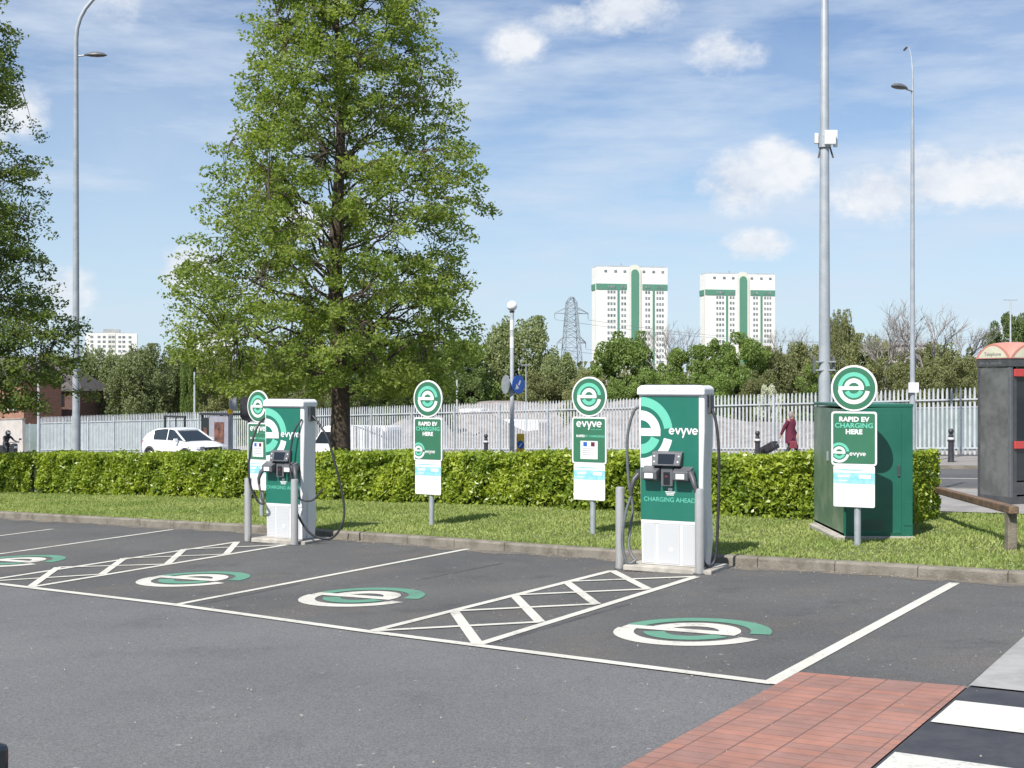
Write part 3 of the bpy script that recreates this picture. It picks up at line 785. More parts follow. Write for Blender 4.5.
def proto(kind, leafm, seed):
    key = (kind, leafm, seed)
    if key in protos: return protos[key]
    rng = np.random.default_rng(seed+100); P = crown_arr(seed, kind, 30000 if kind != 'bush' else 18000)*HT
    lq = leafquads(rng, P, .27 if kind != 'bush' else .25, .62, droop=.5 if kind == 'willow' else None)
    me_o = quads('crown', lq, leafm); me = me_o.data; bpy.data.objects.remove(me_o)
    t = MB(); t.tube([(0, 0, -.3), (.1, 0, 3), (0, .1, 6)], [.22, .16, .07], 8)
    for i in range(9):
        a = i*2.4; z = 1.6+i*.55; r = 2.7-.1*i
        t.tube([(0, 0, z), (r*.5*math.cos(a), r*.5*math.sin(a), z+1.1), (r*math.cos(a), r*math.sin(a), z+2.)], [.09, .06, .02], 5)
    to = t.build('trunk', 'bark', smooth=True); tm = to.data; bpy.data.objects.remove(to)
    protos[key] = (me, tm); return protos[key]
def far_tree(px, D, top, hw, kind, leafm, seed, label, grp='trees beyond the fence', name='tree', cat='tree'):
    x, y = atD(px, D); zg = RP(x, y)-.1; H = zat(top, D)-zg; W = 2*hw*D/F
    r = thing(name, label, cat, (x, y, zg), seed*1.7+px*.31, grp); s = H/HT; r.scale = (W/(.98*HT), W/(.98*HT), s)
    cm, tm = proto(kind, leafm, seed % 3)
    for nm_, me in (('crown', cm), ('trunk', tm)): o = bpy.data.objects.new(nm_, me); COL.objects.link(o); o.parent = r
FT = [
 (100, 118, 352, 34, 'willow', 'willow', 'grey-green tree just right of the tall lamp column at left'),
 (140, 112, 348, 40, 'willow', 'willow', 'broad grey-green tree behind the white car, below the left tower'),
 (182, 116, 352, 34, 'willow', 'willow', 'grey-green tree between the white car and the conical tree'),
 (190, 104, 335, 15, 'tall', 'bright', 'slim pointed green tree rising above the grey-green trees at left'),
 (222, 110, 352, 36, 'round', 'olive', 'olive tree above the bus shelter'),
 (262, 100, 350, 42, 'round', 'deep', 'dark tree above the left charger'),
 (312, 104, 352, 42, 'willow', 'olive', 'olive tree just left of the conical tree trunk'),
 (368, 98, 345, 42, 'round', 'deep', 'dark tree just right of the conical tree trunk'),
 (415, 96, 335, 42, 'round', 'deep', 'dark green tree above the second round sign from left'),
 (462, 114, 338, 38, 'round', 'bright', 'green tree at the right edge of the conical tree crown'),
 (518, 118, 321, 52, 'willow', 'willow', 'large domed grey-green tree behind the globe lamp'),
 (560, 114, 356, 34, 'willow', 'willow', 'lower grey-green tree left of the pylon foot'),
 (627, 88, 336, 42, 'round', 'bright', 'round fresh green tree in front of the left green-striped tower'),
 (588, 86, 372, 30, 'bush', 'olive', 'low olive bush below the pylon'),
 (688, 92, 348, 36, 'round', 'bright', 'fresh green tree between the two green-striped towers'),
 (736, 90, 337, 40, 'round', 'bright', 'fresh green tree in front of the right green-striped tower'),
 (775, 92, 350, 34, 'willow', 'olive', 'olive tree right of the right green-striped tower'),
 (806, 96, 346, 34, 'willow', 'olive', 'olive tree immediately left of the thick mast'),
 (840, 98, 315, 20, 'willow', 'olive', 'tall narrow green tree immediately right of the thick mast'),
 (866, 94, 338, 34, 'willow', 'olive', 'olive tree above the green cabinet sign'),
 (902, 100, 352, 36, 'bush', 'olive', 'low olive tree behind the right lamp column'),
 (940, 96, 346, 38, 'willow', 'olive', 'olive tree left of the phone kiosk'),
 (978, 98, 350, 32, 'round', 'olive', 'olive tree behind the red kiosk roof'),
 (1008, 104, 316, 30, 'round', 'deep', 'dark tree high above the phone kiosk'),
 (1045, 104, 322, 34, 'round', 'deep', 'dark tree cut by the right edge of the picture'),
 (60, 124, 356, 30, 'willow', 'olive', 'olive tree behind the brick house gable'),
 (-15, 120, 350, 40, 'round', 'deep', 'dark tree behind the brick house at the left edge'),
]
for i, (px, D, top, hw, k, lm_, lab) in enumerate(FT): far_tree(px, D, top, hw, k, lm_, i, lab)
BU = [(545, 112, 374, 34, 'olive', 'low olive bush right of the globe lamp'), (655, 80, 372, 30, 'bright', 'low green bush above the tall charger left half'),
      (710, 80, 372, 34, 'bright', 'low green bush above the tall charger right edge'), (760, 80, 372, 28, 'olive', 'low olive bush above the walking person'),
      (822, 82, 366, 34, 'bright', 'low green bush behind the thick mast'), (885, 80, 362, 34, 'olive', 'low olive bush left of the right lamp column'),
      (930, 80, 360, 32, 'olive', 'low olive bush right of the right lamp column'), (968, 80, 358, 28, 'olive', 'low olive bush touching the phone kiosk edge'),
      (470, 112, 372, 34, 'deep', 'low dark bush between second sign and globe lamp'), (420, 84, 372, 40, 'deep', 'low dark bush behind the second sign'),
      (360, 84, 375, 38, 'deep', 'low dark bush right of the conical tree trunk'), (300, 88, 376, 36, 'olive', 'low olive bush behind the left charger'),
      (615, 82, 382, 30, 'bright', 'low green bush behind the third round sign')]
for i, (px, D, top, hw, lm_, lab) in enumerate(BU): far_tree(px, D, top, hw, 'bush', lm_, i+40, lab, 'bushes behind the fence', 'bush', 'bush')
for px, D, top, hw, lab in ((770, 76, 386, 18, 'white blossom bush above the walking person'), (862, 78, 378, 26, 'white blossom bush right of the round cabinet sign')):
    far_tree(px, D, top, hw, 'bush', 'blossom', 2, lab, 'blossom bushes', 'blossom_bush', 'bush')
# a far wood closing the horizon
rng = np.random.default_rng(77); P = []
for i in range(150):
    x = -150+300*i/149; y = 190+10*math.sin(i); hgt = rng.uniform(5.5, 8); P.append(rng.normal(size=(500, 3))*[2.2, 3, hgt*.24]+[x, y, -2.8+hgt*.5])
P = np.concatenate(P); P[:, 2] = np.clip(P[:, 2], -3, 5.)
tag(quads('far_wood', leafquads(rng, P, .9, .7), 'olive'), 'distant band of trees closing the horizon', 'wood', kind='stuff')

def bare_tree(px, D, top, spread, seed, label):
    rng = random.Random(seed); x, y = atD(px, D); zg = RP(x, y)-.1; H = zat(top, D)-zg
    r = thing('bare_tree', label, 'tree', (x, y, zg), 0, 'bare trees beyond the fence'); tk = MB(); cr = MB()
    def grow(mb, p, d, L, rad, lv):
        q = p+d*L*.5+Vector((rng.gauss(0, .05), rng.gauss(0, .05), 0))*L; e = q+(d+Vector((rng.gauss(0, .12), rng.gauss(0, .12), .06))).normalized()*L*.5
        mb.tube([p, q, e], [rad, rad*.8, rad*.6], 5 if lv < 2 else 3, False)
        if lv >= 6: return
        for _ in range(3 if lv < 4 else 2+(rng.random() < .5)):
            a = rng.uniform(0, 2*PI); s = rng.uniform(.35, .75)*spread; dd = (d+Vector((math.cos(a)*s, math.sin(a)*s, rng.uniform(-.05, .25)))).normalized()
            grow(cr, p.lerp(e, rng.uniform(.55, 1)) if lv else e, dd, L*rng.uniform(.62, .8), rad*.60, lv+1)
    grow(tk, Vector((0, 0, 0)), Vector((0, 0, 1)), H*.27, .12, 0)
    tk.build('trunk', 'barkgrey', r, smooth=True)
    o = cr.build('crown', 'barkgrey', r); 
    zm = max(v.co.z for v in o.data.vertices); k = H/zm; r.scale = (k, k, k)
bare_tree(676, 112, 318, 1., 1, 'bare grey tree between the two green-striped towers')
bare_tree(790, 110, 322, 1., 2, 'bare grey tree between right tower and thick mast')
bare_tree(815, 112, 328, .8, 3, 'small bare tree half hidden behind the thick mast')
bare_tree(890, 84, 316, .9, 4, 'bare forked tree just left of the right lamp column')
bare_tree(926, 84, 298, 1., 5, 'tallest bare tree, just right of the right lamp column')
bare_tree(952, 100, 322, .9, 6, 'small bare tree left of the phone kiosk')
bare_tree(868, 98, 325, .9, 7, 'bare tree above the round cabinet sign')

# ================================================================ SIGNS
TH = R_(32)                                           # the bays' direction
def ev_sign(base_px, th, scale, kind, label, zk=1.):
    x, y = gv(*base_px); z = T(x, y)
    r = thing('charging_sign', label, 'sign', (x, y, z), -th, 'round-topped charging signs along the verge'); r.scale = (scale, scale, scale*zk)
    ox = -.03                                        # panels sit a little off the post's axis
    p = MB(); p.lathe([(.040, -.1), (.040, 1.95), (.036, 1.96)], 0, .03, 0, 18); p.build('post', 'galv', r, smooth=True)
    # disc
    d = MB(); d.disc(ox, 1.88, .275, .275, -.03, -.012, 48); do = d.build('round_panel', 'wfilm', r, bevel=.002)
    g = MB(); g.disc(ox, 1.88, .252, .252, -.0335, -.030, 48); go = g.build('green_face', 'signgreen', do)
    mw, mg = MB(), (MB(), MB()); add_logo(mw, mg, ox, 1.88, .262, -.0345); mw.build('emblem', 'wfilm', do); mg[0].build('emblem_arc', 'mint', do); mg[1].build('emblem_arc', 'mint', do)
    # main panel
    m = MB(); m.prism(rrect(ox-.270, ox+.270, .955, 1.600, .035), -.028, -.012); mo = m.build('text_panel', 'wfilm', r)
    g = MB(); g.prism(rrect(ox-.248, ox+.248, .977, 1.578, .022), -.0315, -.028); g.build('green_face', 'signgreen', mo)
    w, c = MB(), MB(); Y = -.0325
    if kind == 'rapid':
        for wd_, sz_, zz_, bo_, mm_ in (('RAPID EV', .078, 1.505, .0036, 'wfilm'), ('CHARGING', .080, 1.430, .0018, 'mint'), ('HERE', .078, 1.355, .0036, 'wfilm')):
            q = MB(); add_text(q, wd_, sz_, ox, zz_, Y, bo_, 1.02, 1.08); q.build('lettering', mm_, mo)
        # half emblem at the panel's left edge, wordmark beside it
        lw, lg = logo()
        R = .165; cx, cz = ox-.175, 1.105
        e1_, e2_, e3_ = MB(), MB(), MB()
        for mb, qs in ((e1_, lw), (e2_, lg[:28]), (e3_, lg[28:])):
            mb.eps += .0004
            for q in qs:
                if min(a for a, b in q)*R+cx < ox-.247: q = [(max(a, (ox-.247-cx)/R), b) for a, b in q]
                mb.add([(cx+a*R, Y-mb.eps-(.0003 if abs(q[0][1]+.075) < 1e-6 else 0), cz+b*R) for a, b in q], [(0, 1, 2, 3)])
        e1_.build('emblem', 'wfilm', mo); e2_.build('emblem_arc', 'mint', mo); e3_.build('emblem_arc', 'mint', mo)
        add_evyve(w, ox+.045, 1.09, .195, Y)
    else:
        add_evyve(w, ox, 1.50, .40, Y)
        b = MB(); c.decal([(ox+.03, 1.425), (ox+.2, 1.425), (ox+.2, 1.430), (ox+.03, 1.430)], Y)
        q = MB(); add_text(q, 'RAPID', .045, ox-.135, 1.335, Y, .0018, 1, 1.05); q.build('lettering', 'wfilm', mo); q = MB(); add_text(q, 'EV CHARGING', .045, ox+.085, 1.335, Y, .0008, 1, 1.05); q.build('lettering', 'mint', mo)
        b.decal(rrect(ox-.135, ox+.135, 1.02, 1.27, .004), Y); b.build('notice', 'wfilm', mo)
        q = MB(); q.decal(rrect(ox-.09, ox-.03, 1.195, 1.255, .004), Y-.001); q.build('notice_symbol', 'blue', mo)
        q = MB(); q.decal([(ox+.03, 1.195), (ox+.09, 1.195), (ox+.09, 1.255), (ox+.03, 1.255)], Y-.001); q.build('notice_symbol', 'coat', mo)
        q = MB()
        for k in range(4): q.decal([(ox-.1, 1.16-.028*k), (ox+.1-.02*(k % 2), 1.16-.028*k), (ox+.1-.02*(k % 2), 1.165-.028*k), (ox-.1, 1.165-.028*k)], Y-.001)
        q.build('notice_lines', 'mdgrey', mo)
    w.build('wordmark', 'wfilm', mo)
    if c.v: c.build('underline', 'mint', mo)
    # lower notice
    i = MB(); i.prism(rrect(ox-.245, ox+.245, .455, .952, .02), -.026, -.012); io = i.build('lower_panel', 'wfilm', r)
    b = MB(); b.decal([(ox-.243, .735), (ox+.243, .735), (ox+.243, .865), (ox-.243, .865)], -.0265); b.build('cyan_band', 'cyan', io)
    for q0, q1, qz, qh in ((-.2, .1, .895, .012), (-.19, -.06, .81, .03), (.06, .2, .80, .045), (-.19, -.08, .765, .01)):
        b = MB(); b.decal([(ox+q0, qz), (ox+q1, qz), (ox+q1, qz+qh), (ox+q0, qz+qh)], -.028); b.build('notice_line', 'cyan' if qz > .87 else 'wfilm', io)
    for z_ in (.62, .85, 1.1, 1.45, 1.8): br = MB(); br.box(0, 0, z_, .13, .03, .03); br.build('bracket', 'galv', r)
ev_sign((857, 545), R_(27), 1.0, 'rapid', 'round-topped green charging sign in front of the green cabinet')
ev_sign((592, 533), R_(31), .985, 'evyve', 'round-topped green charging sign with white notice, left of the nearest charger', 1.012)
ev_sign((430.5, 525), R_(33), .99, 'rapid', 'round-topped green charging sign standing alone on grass right of the tree', 1.03)
ev_sign((260.5, 516.5), R_(38), 1.0, 'evyve', 'round-topped green charging sign half hidden behind the left charger')

# ================================================================ CHARGERS
def charger(px, th, label, w=.78, near=True):
    x, y = px; r = thing('ev_charger', label, 'charger', (x, y, CP(x, y)), -th, 'rapid chargers at the kerb'); r.scale = (1, 1, 1.045)
    H = 1.99; hw = w/2; d = .29
    b = MB(); b.box(0, .16, .03, w+.26, .62, .06); b.build('plinth', 'plinth', r, bevel=.01)
    prof = [(-hw+.035, .06), (hw-.035, .06), (hw-.02, .62), (hw-.015, 1.1), (hw, 1.5), (hw, 1.9), (-hw, 1.9), (-hw, 1.5), (-hw+.015, 1.1), (-hw+.02, .62)]
    b = MB(); b.prism(prof, 0, d); body = b.build('body', 'white', r, bevel=.018, seg=3)
    # side wings: the rear half of the cabinet widens downwards
    for s in (-1, 1):
        sp = MB(); sp.add([(s*(hw-.03), d*.35, 1.05), (s*(hw-.03), d*.98, 1.05), (s*(hw+.002), d*.98, .35), (s*(hw+.002), d*.35, .30), (s*(hw-.03), d*.35, .07), (s*(hw-.03), d*.98, .07)], [(0, 1, 2, 3), (3, 2, 5, 4), (0, 3, 4), (1, 5, 2), (0, 4, 5, 1)])
        sp.build('side_panel', 'white', body)
    # top cap, overhanging the face
    c = MB(); c.prism([(-hw-.012, 1.885), (hw+.012, 1.885), (hw+.012, 1.955), (hw-.03, H), (-hw+.03, H), (-hw-.012, 1.955)], -.035, d+.012); cap = c.build('top_cap', 'white', r, bevel=.016, seg=3)
    t = MB(); add_text(t, 'TRITIUM', .045, -.06, 1.935, -.0365, 0, 1.5); t.build('lettering', mat('pale_grey_ink', (.42, .43, .45), .5, c2=(.45, .46, .48), scale=9), cap)
    t = MB(); t.box(-hw*.1, d/2, H+.004, w*.8, d*.6, .012); t.build('roof_plate', 'mdgrey', cap)
    # green face
    gx0, gx1 = -hw+.028, hw-.065
    g = MB(); g.prism(rrect(gx0, gx1, .545, 1.872, .006), -.006, .0); gf = g.build('front_panel', 'greenp', r)
    mw, mg = MB(), (MB(), MB()); add_logo(mw, mg, gx0+.003, 1.485, .52, -.0068, True); mw.build('emblem', 'wfilm', gf); mg[0].build('emblem_arc', 'mint', gf); mg[1].build('emblem_arc', 'mint', gf)
    t = MB(); add_evyve(t, gx1-.178, 1.50, .345, -.0075); t.build('wordmark', 'wfilm', gf)
    t = MB(); add_text(t, 'CHARGING AHEAD', .070, (gx0+gx1)/2, .765, -.0072, .0, 1.0, 1.0); t.build('lettering', 'mint', gf)
    t = MB()
    for i, (a, h_) in enumerate(((.05, .028), (.12, .009), (.10, .009), (.085, .009))):
        z_ = .865-[0, .018, .034, .05][i]; cx = (gx0+gx1)/2+.01; t.decal([(cx-a/2, z_), (cx+a/2, z_), (cx+a/2, z_+h_), (cx-a/2, z_+h_)], -.007)
    t.build('small_print', 'wfilm', gf)
    # lower grille: three perforated panels
    for x0, x1 in ((-.33, -.18), (-.15, .11), (.14, .31)):
        k = w/.78; b = MB(); b.box((x0+x1)/2*k-.005, -.003, .295, (x1-x0)*k,   .006, .42)
        go = b.build('grille', 'grille', r)
        q = MB(); nx_ = int((x1-x0)/.02)
        for i in range(nx_):
            for j in range(20):
                cx, cz = (x0+.012+i*.02)*k-.005, .105+j*.02; q.decal([(cx-.004, cz-.004), (cx+.004, cz-.004), (cx+.004, cz+.004), (cx-.004, cz+.004)], -.0062+.0004*(i*22+j+1)-.0004*(0))
                q.eps = 0.0002
        q.v = [(a, -.0068, c2) for a, b2, c2 in q.v]
        q.build('perforation', 'perf', go)
    b = MB(); b.decal(rrect(-.02, .02, .22, .26, .005), -.0085); b.build('sticker', 'wfilm', r)
    fr = MB(); fr.box(0, .0, .526, w-.07, .012, .035); fr.build('trim_bar', 'white', r)
    # screen housing
    cx = -.03*w/.78
    sh = MB(); sh.add([(cx-.165, -.10, 1.135), (cx+.165, -.10, 1.135), (cx+.18, -.055, 1.275), (cx-.18, -.055, 1.275), (cx-.165, -.002, 1.12), (cx+.165, -.002, 1.12), (cx+.18, -.002, 1.29), (cx-.18, -.002, 1.29)],
                      [(0, 1, 2, 3), (0, 4, 5, 1), (1, 5, 6, 2), (2, 6, 7, 3), (3, 7, 4, 0), (4, 7, 6, 5)])
    so = sh.build('screen_housing', 'mdgrey', r, bevel=.008)
    def onface(u, v, e=.002):
        a = Vector((cx-.165, -.10, 1.135)); b_ = Vector((cx+.165, -.10, 1.135)); c_ = Vector((cx+.18, -.055, 1.275)); d_ = Vector((cx-.18, -.055, 1.275))
        p = a.lerp(b_, u).lerp(d_.lerp(c_, u), v); nrm = (b_-a).cross(d_-a).normalized(); return p+nrm*e
    q = MB(); q.add([onface(.22, .12), onface(.78, .12), onface(.78, .88), onface(.22, .88)], [(0, 1, 2, 3)]); q.build('screen', 'screen', so)
    q = MB()
    for u in (.09, .91):
        for v_ in (.3, .72): q.add([onface(u-.025, v_-.05), onface(u+.025, v_-.05), onface(u+.025, v_+.05), onface(u-.025, v_+.05)], [(0, 1, 2, 3)])
    q.build('button', 'wfilm', so)
    # payment terminal
    b = MB(); b.prism(rrect(cx-.07, cx+.07, .915, 1.11, .01), -.06, 0); po = b.build('payment_terminal', 'mdgrey', r, bevel=.006)
    q = MB(); q.box(cx, -.063, 1.0, .075, .008, .13); q.build('card_reader', 'screen', po)
    q = MB(); q.box(cx+.0, -.069, 1.02, .03, .006, .02); q.build('reader_light', 'bag', po)
    # connector holsters
    for s in (-1, 1):
        hx = cx+s*.185
        b = MB(); b.add([(hx-.09, -.13, .985), (hx+.09, -.13, .985), (hx+.09, -.14, 1.075), (hx-.09, -.14, 1.075), (hx-.095, 0, .96), (hx+.095, 0, .96), (hx+.11, 0, 1.13), (hx-.11, 0, 1.13)],
                        [(0, 1, 2, 3), (0, 4, 5, 1), (1, 5, 6, 2), (2, 6, 7, 3), (3, 7, 4, 0), (4, 7, 6, 5)])
        ho = b.build('connector_holster', 'mdgrey', r, bevel=.01)
        b = MB(); b.decal([(hx-.05, 1.0), (hx+.05, 1.0), (hx+.05, 1.055), (hx-.05, 1.055)], -.139); b.build('holster_label', 'wfilm', ho)
    # plugs: the right one in its holster, the left one hanging at the side
    px1 = cx+.185+.115
    b = MB(); b.tube([(px1-.01, -.09, 1.06), (px1+.03, -.13, 1.01), (px1+.07, -.17, .93), (px1+.09, -.15, .85)], [.035, .033, .026, .020], 10); b.box(px1-.015, -.07, 1.05, .08, .09, .08, .3)
    b.build('charging_plug', 'dkgrey', r, smooth=True)
    b = MB(); b.tube([(-hw-.02, .03, 1.02), (-hw-.05, -.02, .97), (-hw-.07, -.05, .88), (-hw-.08, -.03, .80)], [.034, .03, .024, .02], 10); b.box(-hw-.01, .05, 1.03, .06, .08, .09, -.2)
    b.build('charging_plug', 'dkgrey', r, smooth=True)
    def spline(ps, n=9):
        out = []; P_ = [Vector(ps[0])*2-Vector(ps[1])]+[Vector(p) for p in ps]+[Vector(ps[-1])*2-Vector(ps[-2])]
        for i in range(1, len(P_)-2):
            for k in range(n):
                t_ = k/n; a, b_, c_, d_ = P_[i-1], P_[i], P_[i+1], P_[i+2]
                out.append(.5*((2*b_)+(-a+c_)*t_+(2*a-5*b_+4*c_-d_)*t_*t_+(-a+3*b_-3*c_+d_)*t_**3))
        out.append(P_[-2]); return out
    yb = d*.55
    for s in (-1, 1):
        b = MB(); b.box(s*(hw+.012), yb, 1.79, .05, .12, .2); b.build('cable_exit', 'dkgrey', r, bevel=.008)
    if near:
        rc = [(hw+.02, yb, 1.77), (hw+.085, yb-.02, 1.6), (hw+.12, yb-.03, 1.3), (hw+.12, yb-.03, .9), (hw+.11, yb-.05, .4), (hw+.09, yb-.08, .14), (hw+.03, yb-.16, .085), (hw-.02, -.05, .22), (hw-.03, -.13, .5), (px1+.10, -.16, .72), (px1+.09, -.15, .85)]
        lc = [(-hw-.02, yb, 1.77), (-hw-.09, yb-.02, 1.62), (-hw-.14, yb-.04, 1.3), (-hw-.13, yb-.05, 1.0), (-hw-.08, yb-.1, .8), (-hw-.15, -.05, .55), (-hw-.17, -.06, .25), (-hw-.14, -.08, .085), (-hw-.04, .02, .09)]
        lc = [(-hw-.02, yb, 1.77), (-hw-.12, yb-.02, 1.70), (-hw-.19, yb-.04, 1.4), (-hw-.17, yb-.05, .95), (-hw-.12, yb-.05, .66), (-hw-.13, .05, .40), (-hw-.12, .0, .24), (-hw-.06, -.03, .13), (-hw-.02, -.05, .10), (-hw-.10, -.10, .08), (-hw-.16, -.10, .3), (-hw-.13, -.07, .6), (-hw-.08, -.03, .80)]
    else:
        rc = [(hw+.02, yb, 1.77), (hw+.14, yb, 1.66), (hw+.30, yb+.0, 1.45), (hw+.42, yb+.02, 1.1), (hw+.55, yb+.04, .6), (hw+.56, yb+.0, .3), (hw+.40, yb-.06, .10), (hw+.15, -.04, .16), (hw-.05, -.10, .45), (px1+.08, -.17, .70), (px1+.09, -.15, .85)]
        lc = [(-hw-.02, yb, 1.77), (-hw-.05, -.05, 1.66), (-hw-.08, -.16, 1.45), (-hw-.11, -.22, 1.1), (-hw-.08, -.22, .8), (-hw+.02, -.18, .58), (-hw+.1, -.14, .55), (-hw+.02, -.1, .62), (-hw-.08, -.03, .80)]
    b = MB(); b.tube(spline(rc), .0165, 10); b.build('charging_cable', 'cable', r, smooth=True)
    b = MB(); b.tube(spline(lc), .0165, 10); b.build('charging_cable', 'cable_grey' if near else 'cable', r, smooth=True)
    if not near:
        lc2 = [(hw-.02, -.02, 1.72), (hw-.10, -.09, 1.55), (hw-.16, -.12, 1.2), (hw-.10, -.15, .9), (hw+.02, -.16, .66), (hw+.22, -.1, .62), (hw+.33, -.0, .78)]
        b = MB(); b.tube(spline(lc2), .013, 8); b.build('charging_cable', 'cable', r, smooth=True)
    return r
def face_center(pl, pr): a = Vector(gp(*pl, .055)); b = Vector(gp(*pr, .055)); return (a+b)/2
c2 = face_center((641, 564), (704.5, 569.5)); charger((c2.x-.01, c2.y), R_(28), 'white and green rapid charger nearest the camera, between two steel bollards')
c1 = face_center((266, 537.5), (303, 541)); charger((c1.x, c1.y), R_(29), 'white and green rapid charger further left, its black cable looping wide to the right', w=.72, near=False)
for i, (px, py, lab) in enumerate(((620, 569.5, 'steel bollard left of the nearest charger'), (699.5, 574.5, 'steel bollard at the right front corner of the nearest charger'),
                     (248, 542, 'steel bollard left of the left charger'), (294.5, 545.5, 'steel bollard at the right front corner of the left charger'))):
    x, y = gp(px, py); b = MB(); b.lathe([(.052, -.05), (.052, .925), (.050, .935), (.044, .94)], 0, 0, 0, 28)
    t = thing('steel_bollard', lab, 'bollard', (x, y, CP(x, y)), 0, 'steel bollards guarding the chargers')
    b.build('tube', 'steel', t, smooth=True); b = MB(); b.lathe([(.07, 0), (.07, .012), (.055, .018)], 0, 0, 0, 28); b.build('base_collar', 'dkgrey', t, smooth=True)

# ================================================================ CABINET
cxy = Vector(gv(844, 540)); rxy = Vector(gv(914.5, 541.5)); lxy = Vector(gv(815, 528.5))
ang = R_(-3); wd = .845; dep = 1.7; rxy = Vector((cxy.x+wd, cxy.y-.06))
r = thing('utility_cabinet', 'large dark green steel utility cabinet with dirty left side and painted-in reflections', 'cabinet', (cxy.x, cxy.y, T(cxy.x, cxy.y)), ang)
zt = zat(404.5, rxy.y)-T(rxy.x, rxy.y)
b = MB(); b.box(wd/2-.02, dep/2, .0, wd+.08, dep+.08, .10); b.build('plinth', 'plinth', r, bevel=.01)
b = MB(); b.add([(0, 0, .05), (wd, 0, .05), (wd, dep, .05), (-.06, dep, .05), (0, 0, zt-.03), (wd, 0, zt), (wd, dep, zt), (-.06, dep, zt-.03)], [(3, 2, 1, 0), (4, 5, 6, 7), (0, 1, 5, 4), (1, 2, 6, 5), (2, 3, 7, 6)]); b.build('body', 'cab_green', r, bevel=.008)
b = MB(); b.add([(-.003, .004, .08), (-.063, dep-.004, .08), (-.063, dep-.004, zt-.035), (-.003, .004, zt-.035)], [(0, 1, 2, 3)]); b.build('side_panel', 'cab_side', r)
b = MB(); b.zprism([(-.006, -.006), (wd+.006, -.006), (wd+.006, dep+.006), (-.07, dep+.006)], lambda x, y: zt-.01, lambda x, y: zt+.03); b.build('lid', 'cab_green', r, bevel=.006)
b = MB(); b.box(wd*.43, -.004, zt*.5, wd*.80, .010, zt*.90); dd_ = b.build('door', 'cab_green', r, bevel=.003)
b = MB(); b.box(wd*.79, -.016, zt*.52, .03, .02, .14); b.build('handle', 'dkgrey', dd_, bevel=.004)
b = MB(); b.box(wd*.93, -.003, zt*.2, .10, .008, .3); b.build('side_flap', 'cab_green', r, bevel=.002)
b = MB()
for k in range(6): b.box(wd*.40, -.011, .14+k*.022, .3, .006, .008)
b.build('vent', 'dkgrey', dd_)
b = MB(); b.box(-.04, dep*.5, 1.0, .03, .03, .12); b.build('handle', 'galv', r)
# concrete kerb piece lying beside the cabinet
a = Vector(gv(812, 527)); b_ = Vector(gv(838, 540)); m = MB(); m.bar((a.x, a.y, T(a.x, a.y)+.01), (b_.x, b_.y, T(b_.x, b_.y)+.01), .09, .08)
tag(m.build('edging_stone', 'plinth', bevel=.01), 'pale concrete edging stone lying in the grass at the cabinet foot', 'stone')

# ================================================================ TIMBER KNEE RAIL
A = Vector((5.60, 14.45)); B_ = Vector((6.2, 19.2)); d_ = (B_-A).normalized()
r = thing('knee_rail', 'weathered low timber rail on square posts beside the phone kiosk', 'rail', (A.x, A.y, T(A.x, A.y)))
zA = zat(509, A.y)-T(A.x, A.y); zB = zat(487.5, B_.y)-T(A.x, A.y)
a = Vector((0, 0, zA))-Vector((d_.x, d_.y, 0))*.14; e = Vector((B_.x-A.x, B_.y-A.y, zB))
b = MB(); b.bar(a, e, .11, .09); b.build('rail_beam', 'wood', r, bevel=.012)
for t in (0, .97):
    p = Vector((0, 0, 0)).lerp(Vector((B_.x-A.x, B_.y-A.y, 0)), t); b = MB(); g0 = T(A.x+p.x, A.y+p.y)-T(A.x, A.y); top = (zA+(zB-zA)*t)-.04
    b.box(p.x, p.y, (top+g0-.1)/2, .105, .105, top-g0+.1, .05); b.build('post', 'woodgrey', r, bevel=.01)

# ================================================================ PHONE KIOSK
kx, ky = atD(1010.5, 20.6); kz = T(kx, ky)
al = R_(66); e1k = Vector((-math.cos(al), math.sin(al)))       # from the near corner along the left face (away)
r = thing('phone_kiosk', 'grey steel telephone kiosk with faded red domed roof and red handles', 'phone box', (kx, ky, kz), math.atan2(e1k.y, e1k.x)-PI/2)
# local: y runs along the left face (away), x to the right along the other face
w1, w2 = .72, .80; zt = zat(357, ky)-kz-.02; zb = zat(366.5, ky)-kz
b = MB()
b.box(w2/2, w1/2, .06, w2, w1, .12); b.build('plinth', 'dkgrey', r, bevel=.006)
for x_ in (.03, w2-.03):
    for y_ in (.03, w1-.03): b = MB(); b.box(x_, y_, (zb+.1)/2, .06, .06, zb-.1); b.build('corner_post', 'mdgrey' if (x_ < .1 and y_ < .1) else 'dkgrey', r, bevel=.01)
b = MB(); b.box(.018, w1/2, (zb+.1)/2, .02, w1-.12, zb-.12); b.build('side_wall', 'boxsteel', r)
b = MB(); b.box(w2-.018, w1/2, (zb+.1)/2, .02, w1-.12, zb-.12); b.build('side_wall', 'boxsteel', r)
b = MB(); b.box(w2/2, w1-.018, (zb+.1)/2, w2-.12, .02, zb-.12); b.build('back_panel', 'boxsteel', r)
b = MB(); b.box(w2/2, .02, .25, w2-.12, .03, .2); b.box(.10, .02, (zb)/2, .07, .035, zb-.1); b.box(w2-.10, .02, zb/2, .07, .035, zb-.1); do = b.build('door', 'dkgrey', r)
b = MB(); b.box(w2/2, .024, (zb+.35)/2, w2-.26, .012, zb-.4); b.build('door_glass', 'glass', do)
for z_ in (zb-.10, .95): b = MB(); b.box(w2/2-.01, -.012, z_, w2-.16, .03, .12); b.build('handle', 'red', do, bevel=.008)
b = MB(); b.box(w2/2, w1/2, (zt+zb)/2, w2+.02, w1+.02, zt-zb); bo = b.build('fascia_band', 'dkgrey', r, bevel=.004)
def arch_poly(L, h, n=20): return [(L*i/n, h*math.sin(PI*i/n)**.75) for i in range(n+1)]
